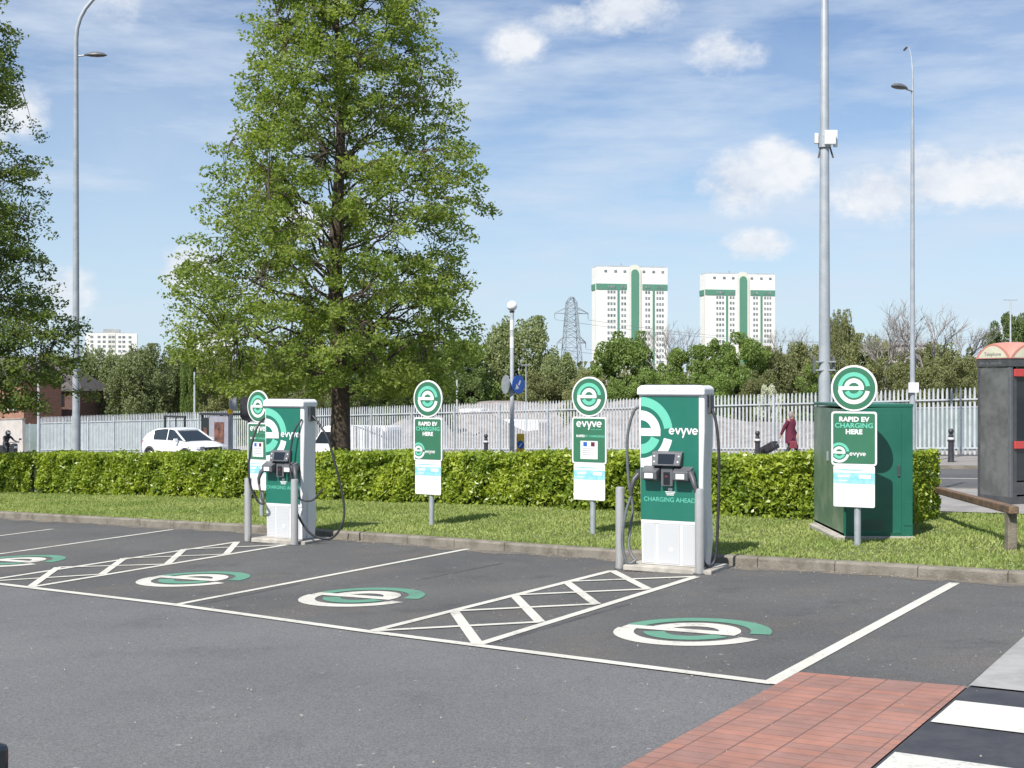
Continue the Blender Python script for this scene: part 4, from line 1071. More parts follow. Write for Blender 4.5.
rise = zat(341, ky)-kz-zt
# dome: cross vault built as a height field
dm_ = MB(); n = 18
for j in range(n+1):
    for i in range(n+1):
        u, v = i/n, j/n; hu = math.sin(PI*u)**.75; hv = math.sin(PI*v)**.75
        z = zt+rise*max(.0, (max(hu, hv)*.86 + .14*min(hu, hv)*1)) if (0 < i < n or 0 < j < n) else zt
        dm_.v.append((-.02+(w2+.04)*u, -.02+(w1+.04)*v, z))
for j in range(n):
    for i in range(n): a = j*(n+1)+i; dm_.f.append((a, a+1, a+n+2, a+n+1))
dm_.build('roof', 'dome', r, smooth=True)
for side in ('x', 'y', 'X', 'Y'):
    L = w1 if side in 'xX' else w2; P_ = arch_poly(L-.10, rise*.70); m = MB(); n2 = len(P_)
    off = -.024 if side in 'xy' else (w2 if side == 'X' else w1)+.024
    if side in 'xX': vs = [(off, .05+a, zt+.012+h) for a, h in P_]
    else: vs = [(.05+a, off, zt+.012+h) for a, h in P_]
    m.add(vs, [tuple(range(n2))]); lo = m.build('lunette', 'lunette', r)
    P2 = arch_poly(L+.04, rise*.86); m = MB(); o2 = off*.97 if side in 'xy' else off-.003
    if side in 'xX': vs = [(o2+.002 if side == 'x' else o2, -.02+a, zt+h) for a, h in P2]
    else: vs = [(-.02+a, o2+.002 if side == 'y' else o2, zt+h) for a, h in P2]
    m.add(vs, [tuple(range(len(P2)))]); m.build('roof_edge', 'dome', r)
vs, fs = text_polys('Telephone', .085, 0)
m = MB(); m.add([(-.0265, w1/2-a, zt+.07+b_) for a, b_ in vs], fs); m.build('lettering', 'mdgrey', bo)
m = MB()
for k, (a, b_) in enumerate(((.18, .26), (.28, .42), (.46, .52), (.54, .66))): m.add([(-.0125, a, zb+.035), (-.0125, b_, zb+.035), (-.0125, b_, zb+.075), (-.0125, a, zb+.075)], [(0, 1, 2, 3)])
m.build('faint_print', 'mdgrey', bo)
b = MB(); b.box(w2*.55, w1-.13, 1.35, .3, .2, .5); b.build('telephone', 'dkgrey', r, bevel=.02)

# ================================================================ FENCE
def palisade(name, label, a, b, hgt, zf, posts=2.75, pitch=.163, m='galv_pale', rails=(.28, 1.98)):
    a = Vector(a); b = Vector(b); L = (b-a).length; t = (b-a).normalized(); nn = Vector((t.y, -t.x)); nb = int(L/posts)
    r = thing(name, label, 'fence', (a.x, a.y, zf(a.x, a.y)))
    def loc(s, o, z): p = a+t*s+nn*o; return (p.x-a.x, p.y-a.y, zf(p.x, p.y)-zf(a.x, a.y)+z)
    rg = random.Random(3)
    for k in range(nb+1):
        s = k*posts; m_ = MB(); p0 = loc(s, -.06, -.2); p1 = loc(s, -.06, hgt-.12); m_.bar(p0, p1, .10, .06, (t.x, t.y, 0)); m_.build('post', m, r)
        if k == nb: break
        pm = MB()
        for z in rails: pm.bar(loc(s+.02, -.015, z), loc(s+posts-.02, -.015, z), .04, .05)
        npale = int(round(posts/pitch))
        for i in range(npale):
            q = s+(i+.5)*posts/npale; w = .040; h = hgt+rg.uniform(-.008, .008); o = .018
            pts = []
            for z, f in ((.05, 1), (h-.16, 1), (h, .0)):
                if f: pts += [loc(q-w, o-.008, z), loc(q-.012, o+.012, z), loc(q+.012, o+.012, z), loc(q+w, o-.008, z)]
            tip = loc(q, o+.005, h); base = len(pm.v)
            pm.add(pts+[tip, loc(q-w*.72, o, h-.05), loc(q+w*.72, o, h-.05)], [(0, 1, 5, 4), (1, 2, 6, 5), (2, 3, 7, 6), (4, 5, 9), (5, 8, 9), (5, 6, 8), (6, 10, 8), (6, 7, 10)])
        pm.build('pale_panel', m, r)
fA = atv(1075, 44.7); fB = atv(24, 44.7)
# fB runs far left; follow the gentle slope of the road
palisade('palisade_fence', 'long pale galvanised palisade fence with spiked tops beyond the road', fA, fB, 2.4, lambda x, y: RP(x, y))
# second fence further back seen through the gaps on the left, and the hoarding
# pale hoarding behind the left fence
a, b = Vector(atv(24, 49.5)), Vector(atv(236, 47.5))
m = MB(); m.bar((a.x, a.y, RP(a.x, a.y)+1.0), (b.x, b.y, RP(b.x, b.y)+1.0), .1, 1.95); r = thing('site_hoarding', 'pale blue-grey hoarding behind the left end of the palisade fence', 'hoarding', (0, 0, 0)); m.build('panel', 'hoarding', r)
m = MB()
for k in range(14): p = a.lerp(b, (k+.5)/14); m.box(p.x, p.y, RP(p.x, p.y)+1.0, .10, .22, 2.05)
m.build('upright', 'galv', r)
a, b = Vector(atv(880, 50.)), Vector(atv(1100, 50.))
m = MB(); m.bar((a.x, a.y, RP(a.x, a.y)+.85), (b.x, b.y, RP(b.x, b.y)+.85), .1, 1.7); r = thing('site_hoarding', 'pale blue-grey hoarding behind the fence near the phone kiosk', 'hoarding', (0, 0, 0)); m.build('panel', 'hoarding', r)
m = MB(); m.bar((a.x, a.y, RP(a.x, a.y)+1.73), (b.x, b.y, RP(b.x, b.y)+1.73), .14, .06); m.build('top_rail', 'galv', r)
# cream wall at the fence's left end
a, b = Vector(atv(-60, 46.5)), Vector(atv(24, 46.5))
m = MB(); m.bar((a.x, a.y, RP(a.x, a.y)+1.1), (b.x, b.y, RP(b.x, b.y)+1.1), .22, 2.4); r = thing('boundary_wall', 'cream rendered boundary wall continuing left from the fence end', 'wall', (0, 0, 0)); m.build('wall', 'creamwall', r)
m = MB(); m.bar((a.x, a.y, RP(a.x, a.y)+2.33), (b.x, b.y, RP(b.x, b.y)+2.33), .30, .07); m.build('coping', 'pave', r)

# ================================================================ STREET BOLLARDS
for px, lab in ((951, 'black cast bollard left of the phone kiosk'), (757.5, 'black bollard beside the trailing suitcase'), (486, 'black bollard between the second sign and the globe lamp')):
    x, y = atv(px, 39.2); r = thing('street_bollard', lab, 'bollard', (x, y, T(x, y)), 0, 'black bollards on the far pavement')
    b = MB(); b.lathe([(.10, -.1), (.10, .05), (.09, .08), (.085, .62), (.11, .64), (.11, .68), (.082, .70), (.075, .82)], 0, 0, 0, 16); b.build('shaft', 'bollard', r, smooth=True)
    b = MB(); b.lathe([(.075, .82), (.05, .85), (.06, .89), (.085, .92), (.085, .97), (.05, 1.02), (.01, 1.03)], 0, 0, 0, 16); b.build('cap', 'bollard', r, smooth=True)
    b = MB(); b.lathe([(.0875, .70), (.0845, .76)], 0, 0, 0, 16); b.build('band', 'wfilm', r)

# ================================================================ LAMP COLUMNS
def lantern(mb, p, d, L=.62):
    p = Vector(p); d = Vector(d).normalized()
    prof = [(-.02, .02), (.08, .07), (.3, .13), (.55, .15), (.8, .12), (.95, .05), (1.0, .01)]
    n = 12; o = len(mb.v); side = d.cross(Vector((0, 0, 1))).normalized()
    for t, w in prof:
        for k in range(n):
            a = 2*PI*k/n; zz = math.sin(a); mb.v.append(tuple(p+d*t*L+side*w*math.cos(a)+Vector((0, 0, 1))*w*zz*(.75 if zz > 0 else .35)))
    for i in range(len(prof)-1):
        for k in range(n): mb.f.append((o+i*n+k, o+i*n+(k+1) % n, o+(i+1)*n+(k+1) % n, o+(i+1)*n+k))
    mb.f.append(tuple(o+k for k in range(n))); mb.f.append(tuple(o+(len(prof)-1)*n+k for k in range(n-1, -1, -1)))
def street_lamp(px, D, ylan, rad, armdir, landir, label, ytop, slim=1.):
    x, y = atD(px, D); zg = T(x, y); h = zat(ylan, D)-zg; top = zat(ytop, D)-zg; ad = Vector((*armdir, 0)).normalized(); ld = Vector((*landir, 0)).normalized()
    r = thing('street_lamp', label, 'street lamp', (x, y, zg), 0, 'tall curved-top street lamps')
    c = MB(); c.lathe([(rad*1.15, -.2), (rad*1.15, 1.8), (rad*.95, 1.95), (rad*.9, 2.0), (rad*.62, h-1.4)], 0, 0, 0, 16); c.build('column', 'lampgrey', r, smooth=True)
    H = top-h; pts = [(0, 0, h-1.4), (0, 0, h+H*.2)]
    for k in range(1, 9): a = k/8*R_(78); pts.append((ad.x*H*.9*(1-math.cos(a)), ad.y*H*.9*(1-math.cos(a)), h+H*.2+H*.8*math.sin(a)))
    c = MB(); c.tube(pts, [rad*.62, rad*.6*(1 if slim == 1 else .6)]+[(rad*.55-.004*k)*slim for k in range(8)], 12); c.build('curved_arm', 'lampgrey', r, smooth=True)
    l = MB(); l.bar(Vector(pts[-1]), Vector(pts[-1])+ad*.6+Vector((0, 0, .05)), .16*slim, .05); l.build('lantern', 'mdgrey', r, bevel=.02)
    c = MB(); c.tube([(0, 0, h-.04), (ld.x*.28, ld.y*.28, h-.01)], .028, 8); c.build('bracket_arm', 'lampgrey', r, smooth=True)
    l = MB(); lantern(l, (ld.x*.26, ld.y*.26, h), (*ld[:2], 0), .72); l.build('lantern', 'mdgrey', r, smooth=True)
    c = MB(); c.box(0, -rad*.98, 1.0, rad*.9, .02, .55); c.build('access_door', 'lampgrey', r)
    return r, zg
street_lamp(76, 41, 55, .125, (.95, .2), (1, .05), 'tall grey street lamp with curved top at left behind the hedge', -25)
rr_, zg = street_lamp(912.5, 38.6, 90, .085, (.16, 1), (-.7, -.5), 'tall grey street lamp behind the green cabinet', 36, .45)
b = MB(); b.box(0, -.1, zat(387.5, 38.6)-zg, .30, .06, .30); b.build('sign_plate', 'wfilm', rr_)
# thick mast with radio units
x, y = atD(824.5, 20.); zg = T(x, y); r = thing('mast', 'thick tapering grey mast with white antenna units behind the cabinet', 'mast', (x, y, zg))
b = MB(); b.lathe([(.115, -.2), (.115, 1.4), (.095, 1.5), (.083, 3.0), (.038, 12.5), (.0, 12.55)], 0, 0, 0, 20); b.build('column', 'lampgrey', r, smooth=True)
za = zat(140, 20.)-zg
b = MB(); b.lathe([(.10, za-.12), (.10, za+.06)], 0, 0, 0, 14); b.build('clamp', 'galv', r)
for dx_, dy_, w_, h_ in ((-.13, -.02, .06, .16), (.06, -.11, .17, .22), (.17, .0, .06, .26)):
    b = MB(); b.box(dx_, dy_, za+.02, w_, .06, h_); b.build('antenna_unit', 'wfilm', r, bevel=.01)
for dx_ in (-.10, .13): b = MB(); b.tube([(dx_*.5, 0, za-.05), (dx_, -.02, za-.28)], .014, 6); b.build('bracket', 'dkgrey', r)
zc = zat(365, 20.)-zg
for dx_ in (-.16, .14): b = MB(); b.box(dx_, 0, zc, .035, .06, .26); b.build('junction_box', 'mdgrey', r, bevel=.005)
b = MB(); b.box(0, .0, zc+.05, .30, .17, .02); b.box(0, 0, zc-.08, .30, .17, .02); b.build('clamp', 'galv', r)
# globe lamp on the traffic island
x, y = atD(512, 40.); zg = RP(x, y)-.09
isl = MB(); isl.lathe([(.9, 0), (.9, .12)], x+.15, y, zg, 20); tag(isl.build('traffic_island', 'pave', smooth=False), kind='structure')
r = thing('globe_beacon', 'white-banded post topped by a white globe on the traffic island', 'beacon', (x, y, zg))
zt_ = zat(306, 40)-zg
b = MB(); b.lathe([(.075, .1), (.075, 1.6), (.065, 1.65), (.062, zt_-.2)], 0, 0, 0, 14); b.build('post', 'galv_pale', r, smooth=True)
for z0_, z1_ in ((zat(330, 40)-zg, zat(320, 40)-zg), (zat(348, 40)-zg, zat(337, 40)-zg)): b = MB(); b.lathe([(.0675, z0_), (.0675, z1_)], 0, 0, 0, 14); b.build('white_band', 'wfilm', r)
b = MB(); b.lathe([(.05, zt_-.24), (.09, zt_-.16)], 0, 0, 0, 14); b.build('lamp_collar', 'dkgrey', r, smooth=True)
b = MB(); b.lathe([(.16*math.sin(PI*k/10)+.001, zt_-.16*math.cos(PI*k/10)) for k in range(11)], 0, 0, 0, 18); b.build('globe', 'globe', r, smooth=True)
zs_ = zat(384.5, 40)-zg
b = MB(); b.disc(0, 0, .29, .29, -.01, .01, 28); o = b.build('round_sign', 'blue', r, loc=(.20, -.04, zs_)); o.rotation_euler = (0, 0, R_(48))
q = MB(); q.decal([(-.03, -.0), (.05, -.0+.14), (.11, .11), (.03, -.04)], -.012); q.decal([(-.16, -.16), (.02, -.12), (-.10, .02)], -.012); q.build('arrow', 'wfilm', o)
b = MB(); b.disc(0, 0, .27, .29, -.01, .01, 28); o = b.build('round_sign', 'signback', r, loc=(-.20, -.02, zs_)); o.rotation_euler = (0, 0, R_(-62))
x2, y2 = atD(520.5, 38.8); r = thing('keep_left_bollard', 'yellow plastic bollard with a blue disc at the foot of the globe post', 'traffic bollard', (x2, y2, RP(x2, y2)+.03))
b = MB(); b.box(0, 0, .56, .26, .20, 1.1, 0, (.92, .9)); b.build('shell', 'yellow', r, bevel=.03)
b = MB(); b.disc(0, .78, .10, .125, -.106, -.098, 20); q = b.build('blue_disc', 'blue', r)
b = MB(); b.decal([(-.05, .72), (-.03, .70), (.05, .82), (.03, .84)], -.107); b.build('arrow', 'wfilm', q)
# traffic signal behind the left sign
x, y = atv(231, 25.2); zg = T(x, y); D = y; r = thing('traffic_signal', 'traffic signal pole with black backing board behind the left charging sign', 'traffic light', (x, y, zg))
b = MB(); b.lathe([(.06, -.1), (.06, zat(386, D)-zg)], 0, 0, 0, 12); b.build('pole', 'galv', r, smooth=True)
b = MB(); b.prism(rrect(.27, .82, zat(421, D)-zg, zat(389, D)-zg, .2, 6), .05, .07); b.build('backing_board', 'bollard', r)
b = MB(); b.prism(rrect(.40, .66, zat(417, D)-zg, zat(393, D)-zg, .05), .07, .22); b.build('signal_head', 'dkgrey', r)
b = MB()
for z_ in (zat(415, D)-zg, zat(395, D)-zg): b.bar((0, .05, z_), (.5, .08, z_), .03)
b.build('bracket', 'dkgrey', r)
b = MB(); b.box(.10, -.02, zat(399, D)-zg, .17, .14, .72); b.build('grey_unit', 'sheltergrey', r, bevel=.01)
b = MB(); b.box(-.01, -.05, zat(411.5, D)-zg, .14, .12, .15); b.build('push_button_unit', 'yellow', r, bevel=.01)

# ================================================================ CAR
def loft(mb, secs):
    n = len(secs[0]); o = len(mb.v)
    for s in secs: mb.v += s
    for i in range(len(secs)-1):
        for k in range(n): mb.f.append((o+i*n+k, o+i*n+(k+1) % n, o+(i+1)*n+(k+1) % n, o+(i+1)*n+k))
    mb.f.append(tuple(o+k for k in range(n))); mb.f.append(tuple(o+(len(secs)-1)*n+k for k in range(n-1, -1, -1)))
def car(label, loc, rz, paintm, name='parked_car', group=None):
    r = thing(name, label, 'car', loc, rz, group)
    st = [(-2.08, .42, .80, .62), (-2.03, .30, .95, .80), (-1.85, .24, 1.02, .87), (-1.3, .22, 1.02, .90), (-.4, .22, 1.0, .90), (.5, .22, .99, .90), (.95, .22, .98, .90), (1.35, .22, .93, .88), (1.75, .24, .86, .85), (1.98, .28, .76, .76), (2.08, .36, .62, .62)]
    secs = []
    for x, zb_, zt_, w in st:
        h = zt_-zb_; half = [(w*.90, zb_), (w, zb_+h*.18), (w, zb_+h*.55), (w*.965, zb_+h*.82), (w*.86, zt_-.01), (w*.45, zt_+.015)]
        secs.append([(x, y_, z_) for y_, z_ in half]+[(x, -y_, z_) for y_, z_ in half[::-1]])
    b = MB(); loft(b, secs); body = b.build('body', paintm, r, smooth=True)
    b = MB()
    for s in (-1, 1):
        for cx in (-1.28, 1.30):
            n = 16; pts = []
            for k in range(n+1): a = PI*k/n; pts.append((cx+.41*math.cos(a), .31+.41*math.sin(a)))
            for k in range(n, -1, -1): a = PI*k/n; pts.append((cx+.33*math.cos(a), .31+.33*math.sin(a)))
            for k in range(n):
                A_ = [pts[k], pts[k+1], pts[2*n+1-k-1], pts[2*n+1-k]]; y0 = s*.88; y1 = s*.925
                b.add([(p[0], y0, p[1]) for p in A_]+[(p[0], y1, p[1]) for p in A_], [(0, 1, 2, 3), (7, 6, 5, 4), (0, 4, 5, 1), (1, 5, 6, 2), (2, 6, 7, 3), (3, 7, 4, 0)])
        b.box(0, s*.90, .29, 1.9, .04, .16)
    b.box(2.02, 0, .34, .14, 1.3, .16); b.box(-2.02, 0, .36, .14, 1.3, .2)
    b.build('wheel_arch_trim', 'dkgrey', body)
    # greenhouse in dark glass
    gs = [(-1.98, 1.0, .74), (-1.42, 1.38, .60), (-1.1, 1.45, .59), (-.5, 1.50, .58), (.0, 1.48, .58), (.22, 1.43, .59), (1.10, .97, .74)]
    secs = []
    for x, z, w in gs:
        wb = .80 if abs(x) < 1.2 else .76; secs.append([(x, wb, .96), (x, w, z), (x, -w, z), (x, -wb, .96)])
    b = MB(); loft(b, secs); gl = b.build('window_glass', 'glass', r)
    rs_ = [(-1.72, 1.27, .64), (-1.42, 1.395, .61), (-1.1, 1.465, .605), (-.5, 1.515, .60), (.0, 1.495, .60), (.26, 1.435, .61)]
    b = MB(); secs = [[(x, w, z-.03), (x, w*.96, z+.015), (x, 0, z+.035), (x, -w*.96, z+.015), (x, -w, z-.03)] for x, z, w in rs_]; loft(b, secs); b.build('roof', paintm, r, smooth=True)
    b = MB()
    for s in (-1, 1):
        b.bar((1.10, s*.765, .97), (.24, s*.61, 1.43), .06, .05); b.bar((-.15, s*.80, .97), (-.25, s*.60, 1.49), .035, .03); b.bar((-1.25, s*.80, .97), (-1.38, s*.62, 1.38), .10, .05)
        b.add([(-1.28, s*.805, .97), (-1.98, s*.785, .97), (-1.75, s*.70, 1.24), (-1.42, s*.635, 1.37)], [(0, 1, 2, 3)])
        b.bar((1.05, s*.80, .975), (-1.9, s*.80, .985), .04, .04)
    b.build('pillar', paintm, r)
    for s in (-1, 1):
        b = MB(); b.box(.72, s*.97, 1.03, .14, .20, .13, 0, (.8, .8)); b.build('wing_mirror', paintm, r, bevel=.02)
        b = MB(); b.box(1.97, s*.60, .72, .22, .36, .13, -s*.35); b.build('headlight', 'lens' if paintm != 'navy' else 'glass', r, bevel=.02)
        b = MB(); b.box(-1.98, s*.70, .84, .16, .16, .12, s*.3); b.build('tail_light', 'red', r, bevel=.02)
    b = MB(); b.prism(rrect(-.46, .46, .50, .74, .08), 2.0, 2.11); b.v = [(y_, x_, z_) for x_, y_, z_ in b.v]; b.build('front_grille', 'bollard', r)
    b = MB(); b.box(2.115, 0, .58, .01, .14, .06); b.build('badge', 'chrome', r)
    for cx in (-1.28, 1.30):
        for s in (-1, 1):
            b = MB(); b.lathe([(.20, -.10), (.30, -.11), (.325, -.08), (.325, .08), (.30, .11), (.20, .10)], 0, 0, 0, 24)
            b.v = [(cx+x_, s*.80+z_, .325+y_) for x_, y_, z_ in b.v]; w_ = b.build('wheel', 'black', r, smooth=True)
            b = MB()
            b.lathe([(.20, .0), (.21, .03), (.19, .05)], 0, 0, 0, 20)
            for k in range(5): a = k*2*PI/5; b.bar((0, 0, .055), (.19*math.cos(a), .19*math.sin(a), .05), .05, .02)
            b.v = [(cx+x_, s*(.86+z_), .325+y_) for x_, y_, z_ in b.v]; b.build('rim', 'chrome', w_)
    return r
x, y = atv(184, 35.0); car('white compact crossover driving right on the road, its roof above the hedge', (x, y, RP(x, y)-.02), math.atan2(-U[1], -U[0]), 'carwhite', 'car')
def zat_(py, D): return zat(py, D)

# vans in the yard
def van(label, loc, rz):
    r = thing('van', label, 'van', loc, rz, 'white vans in the yard')
    prof = [(-2.4, .35), (2.3, .35), (2.42, .55), (2.38, 1.0), (1.75, 1.2), (1.25, 1.98), (1.0, 2.1), (-2.35, 2.1), (-2.42, 1.9)]
    b = MB(); b.prism(prof, -.93, .93); b.build('body', 'vanwhite', r, bevel=.07, seg=3)
    for s in (-1, 1): b = MB(); b.add([(1.68, s*.935, 1.2), (.75, s*.935, 1.2), (.75, s*.935, 1.8), (1.28, s*.935, 1.8)], [(0, 1, 2, 3)]); b.build('side_window', 'glass', r)
    b = MB(); b.add([(1.79, -.75, 1.22), (1.79, .75, 1.22), (1.33, .7, 1.92), (1.33, -.7, 1.92)], [(0, 1, 2, 3)]); b.build('windscreen', 'glass', r)
    for cx in (-1.5, 1.55):
        for s in (-1, 1):
            b = MB(); b.lathe([(.2, -.1), (.33, -.1), (.33, .1), (.2, .1)], 0, 0, 0, 18); b.v = [(cx+x_, s*.86+z_, .33+y_) for x_, y_, z_ in b.v]; b.build('wheel', 'black', r)
x, y = atD(519, 99.); van('white van parked side-on behind the fence, right of the globe post', (x, y, zat(419.5, 99)-2.1), R_(146))
x, y = atD(474, 104.); van('small white van glimpsed through the fence just right of the second round sign', (x, y, zat(408.5, 104)-2.1), R_(84))
x, y = atD(352, 66); van('white van glimpsed beside the tree trunk through the fence', (x, y, zat(425.5, 66)-2.1), R_(160))

# ================================================================ BUS SHELTERS
def shelter(pxl, pxr, v, ytop, label, panel=True, name='bus_shelter'):
    a = Vector(atv(pxl, v)); b_ = Vector(atv(pxr, v)); L = (b_-a).length; r = thing(name, label, 'bus shelter', (a.x, a.y, T(a.x, a.y)), math.atan2((b_-a).y, (b_-a).x))
    h = zat(ytop, (a.y+b_.y)/2)-T((a.x+b_.x)/2, (a.y+b_.y)/2)
    for x_ in (.04, L-.04):
        for y_ in ((.04, 1.2) if panel else (.04,)): m = MB(); m.box(x_, y_, h/2-.1, .08, .08, h+.2); m.build('post', 'frameblack', r)
    m = MB(); m.box(L/2, .6 if panel else .04, h, L+.1, 1.35 if panel else .10, .10); m.build('roof', 'frameblack', r, bevel=.01)
    if panel:
        m = MB(); m.box(L*.66, .0, h*.5, L*.66, .07, h*.93); po = m.build('advert_panel', 'sheltergrey', r)
        m = MB(); m.box(L*.68, -.045, h*.60, L*.34, .02, h*.46); m.build('poster', 'poster', po)
        m = MB(); m.box(L*.15, .02, h*.5, L*.24, .02, h*.84); m.build('glass_panel', 'glass', r)
        m = MB(); m.box(L*.15, .008, h*.55, L*.12, .01, h*.3); m.build('timetable', 'poster', r)
        m = MB(); m.box(L*.5, .9, .45, L*.6, .25, .04); m.build('bench', 'frameblack', r)
    else:
        m = MB(); m.box(L*.55, .04, h*.5, .05, .05, h); m.build('middle_post', 'frameblack', r)
shelter(201, 229, 38.6, 413.5, 'grey bus shelter with dark roof and framed poster right of the white car')
shelter(164, 184.5, 38.9, 416, 'open black metal frame shelter rising behind the white car', False)

# ================================================================ PEOPLE
def person_body(parent, joints, edges, radii, mname, name='body', sub=2):
    me = bpy.data.meshes.new(name); me.from_pydata(joints, edges, []); me.materials.append(M[mname])
    o = bpy.data.objects.new(name, me); COL.objects.link(o); o.parent = parent
    md = o.modifiers.new('skin', 'SKIN'); md.use_smooth_shade = True
    if not me.skin_vertices: 
        me.attributes  # layer created with the modifier below
    bm = bmesh.new(); bm.from_mesh(me); lay = bm.verts.layers.skin.verify(); bm.verts.ensure_lookup_table()
    for i, rr in enumerate(radii): bm.verts[i][lay].radius = (rr, rr) if not isinstance(rr, tuple) else rr; bm.verts[i][lay].use_root = (i == 0)
    bm.to_mesh(me); bm.free()
    s = o.modifiers.new('sub', 'SUBSURF'); s.levels = sub; s.render_levels = sub
    return o
def figure(J):                                        # joints dict -> arrays; continuous body with hands of five fingers
    names, V_, E_, Rr = {}, [], [], []
    def add(n, p, r_, par=None):
        names[n] = len(V_); V_.append(tuple(p)); Rr.append(r_)
        if par: E_.append((names[par], names[n]))
    add('pelvis', J['pelvis'], (.15, .12)); add('waist', J['waist'], (.125, .10), 'pelvis'); add('chest', J['chest'], (.155, .12), 'waist'); add('neck', J['neck'], .055, 'chest')
    h = Vector(J['head']); nk = Vector(J['neck']); d = (h-nk).normalized(); f = Vector(J['face']).normalized()
    add('jaw', nk+d*.09+f*.02, (.062, .070), 'neck'); add('head', h, (.080, .095), 'jaw'); add('crown', h+d*.07, .070, 'head')
    for s in 'LR':
        add('sho'+s, J['sho'+s], .062, 'chest'); add('elb'+s, J['elb'+s], .043, 'sho'+s); add('wri'+s, J['wri'+s], .028, 'elb'+s)
        w = Vector(J['wri'+s]); a = (w-Vector(J['elb'+s])).normalized(); c = a.cross(f).normalized(); palm = w+a*.06; add('palm'+s, palm, (.034, .022), 'wri'+s)
        for k, (o_, L) in enumerate(((-.028, .07), (-.010, .08), (.010, .075), (.027, .06))):
            b0 = palm+a*.03+c*o_; add('f%d%s' % (k, s), b0, .010, 'palm'+s); add('g%d%s' % (k, s), b0+a*L*.5+f*.01, .009, 'f%d%s' % (k, s)); add('h%d%s' % (k, s), b0+a*L*.85+f*.03, .008, 'g%d%s' % (k, s))
        add('t0'+s, w+a*.03+f*.03, .011, 'palm'+s); add('t1'+s, w+a*.075+f*.05, .009, 't0'+s)
        add('hip'+s, J['hip'+s], .095, 'pelvis'); add('kne'+s, J['kne'+s], .060, 'hip'+s); add('ank'+s, J['ank'+s], .038, 'kne'+s); ft = Vector(J['toe'+s]); add('toe'+s, ft, (.040, .028), 'ank'+s)
    return V_, E_, Rr
def face_bits(r, h, f, ear=True):
    h = Vector(h); f = Vector(f).normalized(); s = f.cross(Vector((0, 0, 1))).normalized()
    b = MB(); c = h+f*.095; b.add([c+s*.014+Vector((0, 0, -.03)), c-s*.014+Vector((0, 0, -.03)), c+f*.022+Vector((0, 0, -.028)), c+Vector((0, 0, .01))], [(0, 1, 2), (0, 2, 3), (2, 1, 3)]); b.build('nose', 'skin', r)
    b = MB()
    for k in (-1, 1): p = h+f*.086+s*.032*k; b.lathe([(.001, -.008), (.010, 0), (.001, .008)], p.x, p.y, p.z, 8)
    b.build('eyes', 'black', r)
# walking person with burgundy coat (faces left-to-right: heading right, pulling a suitcase behind)
x, y = atv(790.5, 40.2); zg = T(x, y)
hd = Vector((-U[0], -U[1])); rz = math.atan2(hd.y, hd.x)     # local +x = walking direction
r = thing('person', 'person in a burgundy coat walking along the fence pulling a suitcase', 'person', (x, y, zg), rz)
J = dict(pelvis=(0, 0, .90), waist=(.0, 0, 1.05), chest=(.02, 0, 1.25), neck=(.03, 0, 1.42), head=(.06, 0, 1.55), face=(1, 0, -.1),
         shoL=(.02, .17, 1.36), elbL=(-.02, .22, 1.10), wriL=(.10, .22, .90), shoR=(.02, -.17, 1.36), elbR=(-.12, -.22, 1.12), wriR=(-.24, -.22, .88),
         hipL=(0, .09, .86), kneL=(.16, .09, .48), ankL=(.20, .09, .09), toeL=(.34, .10, .04), hipR=(0, -.09, .86), kneR=(.02, -.09, .46), ankR=(-.20, -.09, .12), toeR=(-.10, -.10, .04))
V_, E_, Rr = figure(J); body = person_body(r, V_, E_, Rr, 'skin')
def shell(name, m, rings, n=14, closed=True):
    b = MB(); secs = [[(cx+rx*math.cos(2*PI*k/n), cy+ry*math.sin(2*PI*k/n), z) for k in range(n)] for cx, cy, z, rx, ry in rings]; loft(b, secs); return b.build(name, m, r, smooth=True)
shell('coat', 'coat', [(.02, 0, .58, .19, .225), (.01, 0, .75, .185, .215), (0, 0, .92, .17, .20), (0, 0, 1.08, .15, .18), (.02, 0, 1.25, .165, .205), (.02, 0, 1.36, .14, .21), (.03, 0, 1.42, .09, .10)])
for s in ('L', 'R'):
    b = MB(); a, e, w_ = (Vector(J[k+s]) for k in ('sho', 'elb', 'wri')); b.tube([a, a.lerp(e, .5), e, e.lerp(w_, .5), w_], [.085, .075, .062, .055, .045], 10); b.build('sleeve', 'coat', r, smooth=True)
    b = MB(); a, e, w_ = (Vector(J[k+s]) for k in ('hip', 'kne', 'ank')); b.tube([a-Vector((0, 0, .1)), e, w_], [.10, .075, .06], 10); b.build('trouser_leg', 'trouser', r, smooth=True)
    b = MB(); a, e = Vector(J['ank'+s]), Vector(J['toe'+s]); b.tube([a+Vector((-.06, 0, -.03)), a+Vector((.0, 0, -.02)), e+Vector((-.04, 0, .0)), e+Vector((.03, 0, -.01))], [.035, .052, .042, .02], 10); b.build('shoe', 'leather', r, smooth=True)
b = MB(); secs = []
for z, rx, ry in ((1.46, .06, .085), (1.50, .085, .10), (1.57, .10, .105), (1.64, .085, .09), (1.675, .03, .03)): secs.append([(.035+rx*math.cos(2*PI*k/14), ry*math.sin(2*PI*k/14), z) for k in range(14)])
loft(b, secs); b.build('hair', 'hair', r, smooth=True)
face_bits(r, J['head'], (1, 0, 0))
